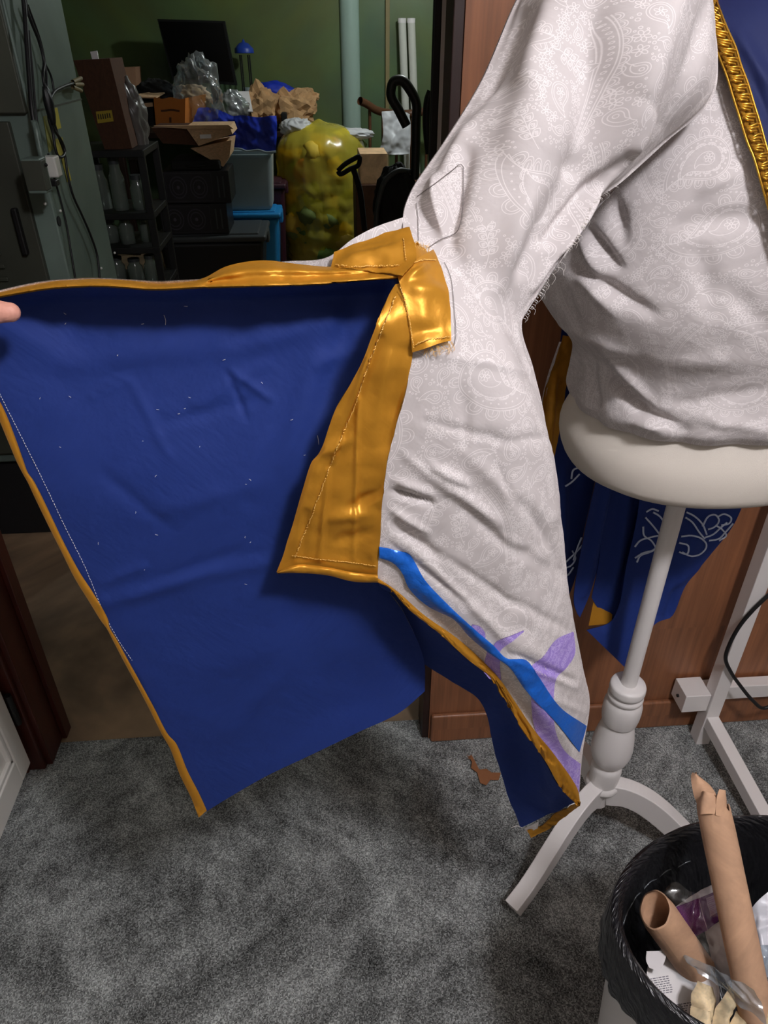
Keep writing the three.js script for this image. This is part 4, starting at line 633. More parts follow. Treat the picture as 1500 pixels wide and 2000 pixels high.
// ------------------------------------------------------------------ the hand holding the sleeve open
{
  const t = thing('person', 'hand of a person pinching the sleeve edge at the left of the frame', 'person', [P(-60, 640, -0.57).x, P(-60, 640, -0.57).y, -0.57]);
  const tip = P(20, 608, -0.562), S = (px, py, z) => P(px, py, z);
  const bones = []; const chain = (pts, rs) => { for (let i = 0; i < pts.length - 1; i++) bones.push([pts[i], pts[i + 1], rs[i], rs[i + 1]]); };
  const wr = S(-300, 700, -0.545), elbow = V(-0.60, 1.03, -0.2);
  chain([S(20, 610, -0.563), S(-20, 608, -0.556), S(-70, 612, -0.55), S(-150, 650, -0.548)], [0.0074, 0.0084, 0.0094, 0.013]);          // thumb
  const kn = [[-125, 560, -0.575], [-150, 590, -0.58], [-172, 622, -0.582], [-190, 655, -0.58]];
  const tipz = [[-20, 588, -0.612], [-45, 620, -0.618], [-75, 652, -0.62], [-110, 690, -0.618]];
  kn.forEach((k, i) => { const K = S(...k), T = S(...tipz[i]), mid = K.clone().lerp(T, 0.5).add(V(0, 0.006, -0.012)), r = [0.009, 0.009, 0.0085, 0.0075][i]; chain([K, mid, T], [r + 0.001, r, r - 0.0012]); chain([K, wr.clone().add(V(0.01 - i * 0.006, -0.008 * i + 0.012, -0.01))], [0.0125, 0.014]); });
  const lo = V(1e9, 1e9, 1e9), hi = V(-1e9, -1e9, -1e9); for (const [a, b] of bones) for (const q of [a, b]) { lo.min(q); hi.max(q); } lo.addScalar(-0.03); hi.addScalar(0.03);
  const dist = (p, a, b, ra, rb) => { const ab = b.clone().sub(a), h = clamp(p.clone().sub(a).dot(ab) / ab.lengthSq()); return p.distanceTo(a.clone().addScaledVector(ab, h)) - (ra + (rb - ra) * h); };
  const size = Math.max(hi.x - lo.x, hi.y - lo.y, hi.z - lo.z), N = 84, mid = lo.clone().add(hi).multiplyScalar(0.5); const mc = new MarchingCubes(N, M.skin, false, false, 200000); mc.isolation = 0;
  for (let k = 0; k < N; k++) for (let j = 0; j < N; j++) for (let i = 0; i < N; i++) { const q = V(mid.x + ((i - N / 2) / (N / 2)) * size * 0.5, mid.y + ((j - N / 2) / (N / 2)) * size * 0.5, mid.z + ((k - N / 2) / (N / 2)) * size * 0.5); let s = 1; for (const b of bones) { const d = dist(q, ...b), kk = 0.006, h = clamp(0.5 + (0.5 * (s - d)) / kk); s = s + (d - s) * h - kk * h * (1 - h); } mc.field[k * N * N + j * N + i] = -s; }
  mc.update(); const cnt = mc.count; const pos = new Float32Array(mc.positionArray.slice(0, cnt * 3)), nor = new Float32Array(mc.normalArray.slice(0, cnt * 3)); for (let i = 0; i < cnt; i++) { pos[3 * i] = mid.x + pos[3 * i] * size * 0.5; pos[3 * i + 1] = mid.y + pos[3 * i + 1] * size * 0.5; pos[3 * i + 2] = mid.z + pos[3 * i + 2] * size * 0.5; }
  let g = new THREE.BufferGeometry(); g.setAttribute('position', new THREE.BufferAttribute(pos, 3)); g = mergeVertices(g, 1e-5); g.computeVertexNormals();
  const arm = (() => { const c = new THREE.CatmullRomCurve3([wr.clone().add(V(0.012, 0.004, -0.006)), wr.clone().lerp(elbow, 0.15), wr.clone().lerp(elbow, 0.5), elbow]); const q = new THREE.TubeGeometry(c, 30, 1, 24); const pp = q.attributes.position; for (let i = 0; i <= 30; i++) { const o = c.getPointAt(i / 30), r = (0.025 + 0.013 * smooth(0, 0.6, i / 30)) * (i === 30 ? 0.001 : i > 27 ? Math.sqrt(1 - ((i - 27) / 3) ** 2 * 0.9) : 1); for (let k = 0; k <= 24; k++) { const n = i * 25 + k; pp.setXYZ(n, o.x + (pp.getX(n) - o.x) * r, o.y + (pp.getY(n) - o.y) * r, o.z + (pp.getZ(n) - o.z) * r); } } q.computeVertexNormals(); return q; })();
  piece('hand', [g, arm], M.skin, t);
  const nail = new THREE.SphereGeometry(1, 16, 10).scale(0.0045, 0.0055, 0.0018); const nm = nail.translate(tip.x - 0.008, tip.y + 0.0068, tip.z + 0.003); piece('thumbnail', nm, M.skin, t);
}

// ------------------------------------------------------------------ waste bin with its liner and what was thrown in
const RIM = 0.56, rb = Gd(1440, 1600, RIM), rl = Gd(1209, 1838, RIM), BC = V(rb.x, RIM, rl.z), BRX = rb.x - rl.x, BRZ = rl.z - rb.z;
{
  const t = thing('waste_bin', 'white plastic waste bin lined with a black bag in the near corner', 'waste bin', [BC.x, 0, BC.z]);
  const sc = (g) => g.scale(BRX, 1, BRZ).translate(BC.x, 0, BC.z);
  piece('bin_body', sc(disc([[0, 0.0], [0.74, 0], [0.76, 0.012], [0.97, RIM - 0.03], [1.0, RIM - 0.025], [1.0, RIM - 0.008], [0.975, RIM - 0.004], [0.95, RIM - 0.02], [0.74, 0.02], [0, 0.02]], 72)), M.binPlastic, t);
  const g = disc([[1.012, RIM - 0.085], [1.028, RIM - 0.07], [1.03, RIM - 0.045], [1.035, RIM - 0.02], [1.02, RIM + 0.004], [0.985, RIM + 0.009], [0.95, RIM - 0.002], [0.93, RIM - 0.03], [0.90, RIM - 0.08], [0.86, RIM - 0.15], [0.80, RIM - 0.22], [0.6, RIM - 0.28], [0.3, RIM - 0.3], [0.001, RIM - 0.3]].flatMap((q, i, a) => { if (i === a.length - 1) return [q]; const n = a[i + 1]; return [0, 0.25, 0.5, 0.75].map((k) => [q[0] + (n[0] - q[0]) * k, q[1] + (n[1] - q[1]) * k]); }), 160);
  const p = g.attributes.position; for (let i = 0; i < p.count; i++) { const x = p.getX(i), y = p.getY(i), z = p.getZ(i), r = Math.hypot(x, z), th = Math.atan2(z, x), low = smooth(RIM, RIM - 0.06, y); const w = 0.018 * fbm(Math.cos(th) * 7, Math.sin(th) * 7, y * 9, 3) * (0.35 + low) + 0.010 * Math.sin(th * 38 + 5 * fbm(th * 2, y * 12, 3, 2)) * low; const k = (r + w) / (r || 1); p.setXYZ(i, x * k, y + (r > 1 ? 0.012 * Math.sin(th * 5 + 1) * smooth(RIM - 0.05, RIM - 0.12, y) : 0), z * k); }
  g.computeVertexNormals(); piece('bin_liner', sc(g), M.liner, t);
  const seam = []; for (let i = 0; i <= 40; i++) { const th = Math.PI * (1.02 + 0.38 * (i / 40)); seam.push(V(BC.x + Math.cos(th) * BRX * 0.905, RIM - 0.062 + 0.003 * Math.sin(i), BC.z + Math.sin(th) * BRZ * 0.905)); } piece('liner_seam', tube(seam, 0.0007, 60, 5), M.wrapFilm, t);
}
function cardTube(name, label, a, b, r, jag, group) {
  const t = thing(name, label, 'cardboard tube', a.toArray(), group), d = b.clone().sub(a), L = d.length(); d.normalize(); const x = V(0, 0, 0).crossVectors(d, V(0, 1, 0)).normalize(), y = V(0, 0, 0).crossVectors(d, x); const nu = 48, nv = 60, pos = [], uv = [], idx = [];
  for (const rr of [r, r - 0.0016]) { for (let j = 0; j <= nv; j++) for (let i = 0; i <= nu; i++) { const th = (i / nu) * 6.28318, v = j / nv; let s = v * L + (1 - v) * jag(th); const k = 1 + 0.02 * fbm(Math.cos(th), Math.sin(th), v * 6, 2); const q = a.clone().addScaledVector(d, s).addScaledVector(x, Math.cos(th) * rr * k).addScaledVector(y, Math.sin(th) * rr * k * (1 - 0.12 * smooth(0.12, 0, v))); pos.push(q.x, q.y, q.z); uv.push(th * r, s); } }
  const W = nu + 1, N = W * (nv + 1); for (let o = 0; o < 2; o++) for (let j = 0; j < nv; j++) for (let i = 0; i < nu; i++) { const k = o * N + j * W + i; idx.push(k, k + 1, k + W, k + 1, k + W + 1, k + W); } for (let i = 0; i < nu; i++) { idx.push(i, N + i, i + 1, i + 1, N + i, N + i + 1); const q = nv * W + i; idx.push(q, q + 1, N + q, q + 1, N + q + 1, N + q); }
  const g = new THREE.BufferGeometry(); g.setAttribute('position', new THREE.Float32BufferAttribute(pos, 3)); g.setAttribute('uv', new THREE.Float32BufferAttribute(uv, 2)); g.setIndex(idx); g.computeVertexNormals(); piece('tube_wall', g, M.tubeCard, t); return { t, d, x, y };
}
{
  const a = D(1392, 1572, 0.868), b = D(1478, 1985, 0.845); const q = cardTube('cardboard_tube', 'long brown cardboard tube with a torn end leaning out of the bin', a, b, 0.0198, (th) => 0.006 * Math.sin(th * 2 + 0.7) + 0.004 * Math.sin(5 * th));
  // torn flap folded back at its end
  piece('torn_flap', cloth({ left: [D(1362, 1575, 0.868), D(1353, 1545, 0.872), D(1350, 1512, 0.88), D(1353, 1508, 0.88)], right: [D(1398, 1552, 0.852), D(1396, 1546, 0.858), D(1384, 1532, 0.872), D(1358, 1510, 0.88)], nu: 14, nv: 16, thick: 0.0014, bulge: 0.006, rough: 0.004, freq: 60 }), M.tubeCard, q.t);
  piece('torn_flap', cloth({ left: [D(1362, 1590, 0.862), D(1364, 1566, 0.862), D(1370, 1548, 0.866)], right: [D(1396, 1590, 0.846), D(1398, 1568, 0.85), D(1396, 1550, 0.854)], nu: 14, nv: 16, thick: 0.0014, bulge: 0.008, rough: 0.004, freq: 60 }), M.tubeCard, q.t);
  piece('torn_flap', cloth({ left: [D(1398, 1592, 0.848), D(1400, 1560, 0.85), D(1405, 1541, 0.856)], right: [D(1418, 1598, 0.862), D(1418, 1565, 0.866), D(1412, 1543, 0.864)], nu: 10, nv: 14, thick: 0.0014, bulge: 0.005 }), M.tubeCard, q.t);
  const a2 = D(1279, 1776, 0.885), b2 = D(1362, 1893, 0.925); cardTube('cardboard_tube', 'short brown cardboard tube with an open round end low in the bin', a2, b2, 0.0228, (th) => 0.004 * Math.cos(th - 0.4) + 0.0006 * Math.sin(th * 7));
}
{
  // printed purple wrapper
  const print = canvasTexture(256, 256, (g) => { const R = rng(8); g.fillStyle = '#7d2a86'; g.fillRect(0, 0, 256, 256); g.fillStyle = '#e9dcea'; g.fillRect(150, 0, 5, 256); for (let y = 8; y < 250; y += 8) for (let x = 8; x < 140; ) { const w = 4 + R() * 14; g.globalAlpha = 0.55; g.fillRect(x, y, w, 2); x += w + 3; } g.globalAlpha = 1; g.fillStyle = '#5f1c68'; g.fillRect(160, 0, 90, 256); g.fillStyle = '#a58aa8'; g.fillRect(190, 20, 54, 150); g.fillStyle = '#8a5c90'; for (let k = 0; k < 9; k++) g.fillRect(196, 30 + k * 14, 20 + R() * 24, 5); });
  const mp = std({ map: print, roughness: 0.5 }); const t = thing('printed_wrapper', 'crumpled purple printed wrapper between the two cardboard tubes', 'wrapper', D(1360, 1790, 0.92).toArray());
  const g = cloth({ left: [D(1320, 1772, 0.94), D(1336, 1810, 0.93), D(1352, 1835, 0.93)], right: [D(1400, 1740, 0.91), D(1404, 1775, 0.905), D(1402, 1800, 0.91)], nu: 24, nv: 24, thick: 0.0006, folds: [[1370, 1745, 1380, 1810, 6, 0.006]], rough: 0.006, freq: 40 }); const uv = g.attributes.uv; for (let i = 0; i < uv.count; i++) { const k = i % (25 * 25); uv.setXY(i, (k % 25) / 24, 1 - Math.floor(k / 25) / 24); } piece('sheet', g, mp, t);
  const t2 = thing('white_wrapper', 'white torn wrapper sheet behind the purple print', 'wrapper', D(1380, 1745, 0.925).toArray()); piece('sheet', cloth({ left: [D(1315, 1775, 0.945), D(1325, 1790, 0.94)], right: [D(1398, 1725, 0.925), D(1408, 1760, 0.93)], top: [D(1315, 1775, 0.945), D(1350, 1750, 0.94), D(1398, 1725, 0.925)], nu: 20, nv: 10, thick: 0.0006, rough: 0.006, freq: 40 }), M.paper, t2);
  const sheet = (name, label, cat, o, mat) => { const g2 = cloth({ thick: 0.0007, nu: 30, nv: 30, ...o }); const q = thing(name, label, cat, curve(o.left).getPoint(0.5).toArray()); piece('sheet', g2, mat, q); return q; };
  sheet('paper_scrap', 'white paper sheet standing behind the long cardboard tube', 'paper', { left: [D(1376, 1818, 0.93), D(1388, 1870, 0.925), D(1400, 1925, 0.92)], right: [D(1420, 1790, 0.90), D(1430, 1850, 0.90), D(1440, 1910, 0.90)], rough: 0.006, freq: 30 }, M.paper);
  sheet('plastic_bag', 'crumpled white plastic bag at the right side of the bin', 'bag', { left: [D(1440, 1800, 0.93), D(1448, 1850, 0.92), D(1452, 1905, 0.915)], right: [D(1560, 1690, 0.93), D(1580, 1800, 0.88), D(1600, 1900, 0.86)], top: [D(1440, 1800, 0.93), D(1475, 1765, 0.92), D(1500, 1742, 0.925), D(1560, 1690, 0.93)], rough: 0.02, freq: 18, folds: [[1480, 1800, 1500, 1900, 8, 0.008], [1460, 1820, 1520, 1800, 8, 0.006]] }, M.whiteBag);
  sheet('paper_scrap', 'small white paper corner at the left inside of the bin', 'paper', { left: [D(1263, 1858, 0.90), D(1262, 1876, 0.90), D(1268, 1890, 0.90)], right: [D(1303, 1857, 0.90), D(1298, 1878, 0.90), D(1288, 1898, 0.90)], nu: 8, nv: 8 }, M.paper);
  // round tub lid with print
  const lidPrint = canvasTexture(256, 256, (g) => { const R = rng(9); g.fillStyle = '#dcd8d6'; g.fillRect(0, 0, 256, 256); g.fillStyle = '#55505a'; for (const [ox, oy, w, n] of [[24, 90, 60, 8], [140, 40, 70, 4], [60, 180, 90, 5]]) for (let k = 0; k < n; k++) { let x = ox; while (x < ox + w) { const l = 3 + R() * 10; g.fillRect(x, oy + k * 7, l, 3); x += l + 3; } } });
  const c = D(1332, 1926, 0.905), t3 = thing('tub_lid', 'round printed tub lid lying at the bottom of the bin', 'lid', c.toArray()); const n = EYE.clone().sub(c).normalize().lerp(V(0, 1, 0), 0.3).normalize(), qq = new THREE.Quaternion().setFromUnitVectors(V(0, 1, 0), n);
  const lid = disc([[0, 0], [0.039, 0], [0.042, 0.002], [0.043, 0.006], [0.041, 0.006], [0.0395, 0.003], [0, 0.002]], 48); { const p = lid.attributes.position, u = lid.attributes.uv; for (let i = 0; i < p.count; i++) u.setXY(i, p.getX(i) * 11.5 + 0.5, p.getZ(i) * -11.5 + 0.5); } piece('disc', lid.applyQuaternion(qq).translate(c.x, c.y, c.z), std({ map: lidPrint, roughness: 0.5 }), t3);
  // dark tray with a clear rim
  const t4 = thing('plastic_tray', 'dark grey plastic tray piece with a pale edge in the bin', 'tray', D(1320, 1965, 0.90).toArray()); piece('sheet', cloth({ left: [D(1290, 1918, 0.92), D(1310, 1970, 0.90), D(1330, 2060, 0.87)], right: [D(1345, 1945, 0.90), D(1343, 1980, 0.885), D(1343, 2060, 0.86)], nu: 14, nv: 16, thick: 0.001, bulge: 0.006 }), phy({ color: 0x55504f, roughness: 0.3 }), t4);
  piece('edge', tube([D(1296, 1917, 0.918), D(1330, 1930, 0.905), D(1344, 1946, 0.898), D(1344, 1980, 0.883), D(1343, 2050, 0.86)], 0.0014, 30, 6), M.paper, t4);
  // torn cream husks
  const husks = [[[1362, 1915], [1350, 1950], [1358, 1990], [1395, 1930], [1400, 1965], [1380, 1998], 0.87, 'cream torn husk piece with a browned tip beside the dark tray'], [[1352, 1965], [1345, 2000], [1340, 2060], [1388, 1975], [1385, 2010], [1390, 2060], 0.85, 'cream torn husk piece lowest at the edge of the dark tray'], [[1425, 1935], [1400, 1965], [1382, 2030], [1440, 1955], [1425, 1990], [1420, 2040], 0.86, 'pointed cream husk piece left of the long tube foot'], [[1440, 1975], [1425, 2000], [1420, 2060], [1456, 1990], [1456, 2010], [1460, 2060], 0.85, 'small cream husk piece right below the pointed one'], [[1488, 1960], [1484, 1990], [1486, 2050], [1530, 1950], [1530, 1990], [1530, 2050], 0.84, 'cream husk piece at the right of the long tube foot']];
  husks.forEach(([a, b, cc, d, e, f, dp, label], i) => { const q = thing('husk_scrap', label, 'scrap', D(...b, dp).toArray()); const f2 = (p, k) => D(p[0], p[1], dp - k * 0.012); piece('husk', cloth({ left: [f2(a, 0), f2(b, 0.6), f2(cc, 1)], right: [f2(d, 0), f2(e, 0.6), f2(f, 1)], nu: 14, nv: 20, thick: 0.003, bulge: 0.012, rough: 0.012, freq: 40 }), M.husk, q); });
  // clear wrap
  sheet('clear_wrap', 'clear plastic wrap stretched over the foot of the long tube', 'plastic wrap', { left: [D(1330, 1860, 0.885), D(1345, 1880, 0.87), D(1362, 1900, 0.86)], right: [D(1478, 1930, 0.81), D(1490, 1960, 0.805), D(1500, 2000, 0.80)], rough: 0.02, freq: 26, folds: [[1380, 1870, 1470, 1960, 5, 0.006], [1360, 1890, 1430, 1950, 5, -0.006], [1400, 1870, 1490, 1970, 4, 0.005]] }, M.wrapFilm);
  sheet('clear_wrap', 'clear plastic bag corner standing between tube and wrapper', 'plastic wrap', { left: [D(1300, 1732, 0.93), D(1292, 1755, 0.93), D(1300, 1800, 0.92)], right: [D(1412, 1745, 0.90), D(1425, 1800, 0.885), D(1390, 1880, 0.88)], top: [D(1300, 1732, 0.93), D(1320, 1722, 0.93), D(1350, 1742, 0.92), D(1412, 1745, 0.90)], rough: 0.012, freq: 22, folds: [[1360, 1750, 1345, 1860, 4, 0.006]] }, M.clearFilm);
  sheet('clear_wrap', 'crumpled clear wrap against the right side of the long tube', 'plastic wrap', { left: [D(1470, 1850, 0.86), D(1480, 1880, 0.855), D(1486, 1930, 0.84)], right: [D(1560, 1840, 0.86), D(1560, 1890, 0.85), D(1560, 1940, 0.84)], rough: 0.03, freq: 34 }, M.wrapFilm);
}

function crumple3(c, rx, ry, rz, seed) {                                  // paper crushed into facets
  const R = rng(seed), g = mergeVertices(new THREE.IcosahedronGeometry(1, 5).deleteAttribute('normal').deleteAttribute('uv')), p = g.attributes.position;
  for (let i = 0; i < p.count; i++) { const v = V(p.getX(i), p.getY(i), p.getZ(i)), a = fbm(v.x * 1.7 + seed, v.y * 1.7, v.z * 1.7, 2), b = Math.abs(fbm(v.x * 3.4 + 9, v.y * 3.4 + seed, v.z * 3.4, 2)); v.multiplyScalar(0.86 + 0.9 * a + 0.75 * (0.22 - b) + 0.16 * (R() - 0.5)); p.setXYZ(i, c.x + v.x * rx, c.y + v.y * ry, c.z + v.z * rz); }
  const q = g.toNonIndexed(); q.computeVertexNormals(); metreUV(q); return q;
}
// ------------------------------------------------------------------ the back room
{ // added column on the far wall; its pale colour stands in for a gloss reflection
  const a = P(664, 60, FARZ).x, b = P(702, 60, FARZ).x, r = (b - a) / 2, g = new THREE.CylinderGeometry(r, r, H, 40, 1, false).scale(1, 1, 0.8).translate((a + b) / 2, H / 2, FARZ); struct('streak_trim_5', g, M.wallStreak);
  const c = P(757, 60, FARZ + 0.02), w = 0.016; struct('trim_6', box(c.x - w, c.x + w, 0, H, FARZ, FARZ + 0.025, 0.003), M.pipe);
}
{ // furnace cabinet: its front looks into the doorway, its right side carries the wiring
  const zf = -2.6, xr = P(160, 198, zf).x, dc = ray(62, 225), z = (xr * dc.z) / dc.x, t = thing('furnace_cabinet', 'tall grey metal furnace cabinet with doors at the left', 'furnace', [xr - 0.4, 0, (z + zf) / 2]);
  const S = (px, py, off = 0) => { const d = ray(px, py); return d.multiplyScalar((xr + off) / d.x).add(EYE); };   // a measured point on the right side
  const yl = S(110, 206).y;
  piece('carcass', box(xr - 0.8, xr, 0.3, 2.2, zf, z, 0.006), M.steel, t);
  piece('plinth', box(xr - 0.77, xr - 0.02, 0, 0.3, zf + 0.03, z - 0.03), M.black, t);
  piece('seam', box(xr - 0.001, xr + 0.002, yl - 0.002, yl + 0.002, zf + 0.004, z - 0.03), M.steelDark, t);
  const zd = z + 0.02, yt = P(40, 222, zd).y, yb = P(40, 238, zd).y;
  piece('door', box(xr - 0.79, xr - 0.006, yt, 2.16, z, zd, 0.004), M.steelDark, t);
  const d = piece('door', box(xr - 0.79, xr - 0.055, 0.34, yb, z, zd, 0.004), M.steelDark, t);
  piece('handle', box(xr - 0.1, xr - 0.085, yb - 0.32, yb - 0.2, zd, zd + 0.02, 0.004), M.blackMetal, d);
  for (let k = 0; k < 14; k++) { const y = 0.5 + k * 0.035; piece('louvre', box(xr - 0.7, xr - 0.16, y, y + 0.012, zd, zd + 0.008, 0.003), M.steelDark, d); }
  const lab = (p4, mat, nm) => { const c = p4.map(([x, y]) => S(x, y, 0.0015)), pos = []; for (const k of [0, 1, 2, 0, 2, 3]) pos.push(c[k].x, c[k].y, c[k].z); for (const k of [0, 2, 1, 0, 3, 2]) pos.push(xr + 0.0002, c[k].y, c[k].z); const g = new THREE.BufferGeometry(); g.setAttribute('position', new THREE.Float32BufferAttribute(pos, 3)); g.setAttribute('uv', new THREE.Float32BufferAttribute(new Float32Array(24), 2)); g.computeVertexNormals(); piece(nm, g, mat, t); };
  lab([[100, 213], [112, 210], [120, 250], [108, 254]], M.yellow, 'warning_sticker'); lab([[108, 272], [122, 268], [128, 300], [114, 306]], M.yellow, 'warning_sticker'); lab([[85, 228], [98, 222], [106, 290], [96, 298]], std({ color: 0x86863c, roughness: 0.7 }), 'warning_sticker'); lab([[120, 308], [127, 304], [140, 352], [132, 356]], M.yellow, 'warning_sticker');
  const sideBox = (x0, y0, x1, y1, th, r) => { const a = S(x0, y0, th), c = S(x1, y1, th); return box(xr, xr + th, Math.min(a.y, c.y), Math.max(a.y, c.y), Math.min(a.z, c.z), Math.max(a.z, c.z), r); };
  const jb = piece('junction_box', sideBox(76, 310, 104, 372, 0.045, 0.004), M.steel, t);
  piece('box_cover', sideBox(79, 314, 101, 368, 0.048, 0.002), M.steelDark, jb); const sc = S(90, 322, 0.05); piece('screw', new THREE.SphereGeometry(0.004, 10, 8).translate(sc.x, sc.y, sc.z), M.blackMetal, jb);
  piece('switch_box', sideBox(106, 306, 124, 343, 0.035, 0.005), M.whiteTube, t); piece('clamp', sideBox(109, 352, 118, 361, 0.03, 0.003), M.blackPlastic, t);
  const h = S(115, 432, 0.001); piece('knockout_hole', new THREE.CylinderGeometry(0.013, 0.013, 0.003, 20).rotateZ(Math.PI / 2).translate(h.x, h.y, h.z), M.black, t);
  for (const [x, y] of [[198, 524], [224, 494], [118, 412], [88, 398]]) { const q = S(x, y, 0.002); piece('screw', new THREE.SphereGeometry(0.004, 10, 8).translate(q.x, q.y, q.z), M.whiteTube, t); }
  piece('conduit', tube([[66, 236], [70, 250], [74, 270], [79, 295], [83, 312]].map(([x, y]) => S(x, y, 0.03)), 0.008, 30, 10), M.steel, t);
  const wire = (pts, r, off) => piece('wire', tube(pts.map(([x, y]) => S(x, y, off)), r, 70, 8), M.cable, t);
  wire([[44, -20], [48, 20], [52, 80], [57, 150], [62, 210], [70, 260], [80, 305]], 0.006, 0.02); wire([[47, -20], [52, 15], [62, 45], [76, 80], [86, 120], [84, 150], [92, 190], [98, 230], [104, 250], [120, 275], [127, 295], [122, 306], [112, 303], [107, 285], [104, 262], [95, 230], [96, 205], [104, 182], [122, 170], [142, 163]], 0.004, 0.022);
  wire([[54, 10], [80, 85], [90, 140], [93, 190], [112, 260], [126, 300], [132, 340], [142, 380], [160, 420], [178, 462], [190, 500], [196, 560]], 0.0035, 0.016); wire([[94, 300], [104, 340], [118, 390], [130, 440], [140, 500], [150, 560]], 0.0028, 0.01); wire([[56, 60], [64, 150], [70, 220], [80, 300]], 0.0035, 0.014); wire([[86, 120], [100, 150], [106, 180]], 0.003, 0.012);
  for (const [a, b] of [[[142, 160], [158, 153]], [[144, 165], [161, 165]], [[142, 170], [158, 177]]]) piece('wire_end', tube([S(...a, 0.022), S((a[0] + b[0]) / 2, (a[1] + b[1]) / 2, 0.025), S(...b, 0.022)], 0.006, 10, 8), M.pipe, t);
  piece('wire_bundle', lump(S(96, 205, 0.03), 0.012, 0.045, 0.014, 0.3, 3, 12), M.cable, t);
}
{ // narrow black rack with jars
  const z = -3.7, d = 0.34; const xr = P(300, 450, z).x, xl = xr - 0.30, yT = P(240, 293, z).y, ys = [yT, P(280, 415, z).y, P(290, 482, z).y, P(300, 560, z).y];
  const t = thing('storage_rack', 'narrow black metal rack with open shelves beside the furnace cabinet', 'shelf rack', [(xl + xr) / 2, 0, z - d / 2]);
  for (const x of [xl, xr]) for (const zz of [z, z - d]) piece('post', box(x - 0.017, x + 0.017, 0, yT, zz - 0.012, zz + 0.012, 0.003), M.blackMetal, t);
  for (const y of [...ys, 0.12]) piece('shelf', box(xl - 0.015, xr + 0.015, y - 0.03, y, z - d - 0.012, z + 0.014, 0.004), M.blackMetal, t);
  const glassy = phy({ color: 0xaab6ac, roughness: 0.12, transmission: 0.7, thickness: 0 });
  const R = rng(17); const jar = (x, y, zz, r, h, label) => { const q = thing('glass_jar', label, 'jar', [x, y, zz]); piece('glass', disc([[0, 0], [r, 0], [r, h * 0.7], [r * 0.7, h * 0.85], [r * 0.7, h]], 24).translate(x, y, zz), glassy, q); piece('lid', new THREE.CylinderGeometry(r * 0.76, r * 0.76, h * 0.14, 20).translate(x, y + h * 1.04, zz), M.greyTote, q); };
  const words = ['on the top open shelf of the black rack', 'on the middle shelf of the black rack', 'on the lowest visible shelf of the black rack'];
  [1, 2, 3].forEach((k) => { for (let i = 0; i < 3; i++) { const x = xl + 0.06 + i * 0.09; jar(x, ys[k], z - 0.07 - R() * 0.08, 0.034 + R() * 0.008, k === 1 ? 0.10 + R() * 0.14 : 0.08 + R() * 0.05, ['left', 'middle', 'right'][i] + ' dusty glass jar ' + words[k - 1]); } });
  // dark carton on top, leaning
  const c = thing('cardboard_carton', 'tall dark brown carton with a yellow label on the black rack', 'box', [xl + 0.1, yT, z - 0.16]);
  const front = [[143, 118], [214, 114], [258, 290], [205, 293]]; piece('body', board(front, z - 0.03, 0.24), M.cardDark, c); piece('label', board([[187, 218], [218, 215], [222, 237], [191, 241]], z - 0.026, 0.002), std({ map: canvasTexture(128, 80, (g) => { g.fillStyle = '#a58e22'; g.fillRect(0, 0, 128, 80); g.fillStyle = '#2c2410'; const R2 = rng(3); for (let x = 10; x < 112; x += 18) g.fillRect(x, 24 + R2() * 4, 10, 34); }), roughness: 0.7 }), c);
  const sw = thing('paper_tag', 'small white card standing on the tall dark carton', 'card', P(185, 112, z - 0.1).toArray()); piece('card', board([[176, 101], [189, 99], [192, 115], [180, 116]], z - 0.1, 0.01), M.paper, sw);
  const bag = thing('plastic_bag', 'grey plastic bag hanging from the tall dark carton', 'bag', P(256, 260, z - 0.2).toArray()); piece('bag', lump(P(256, 238, z - 0.22), 0.072, 0.16, 0.06, 0.5, 6, 20, 0.3), phy({ color: 0x7a7672, roughness: 0.3, transmission: 0.3, thickness: 0 }), bag);
}
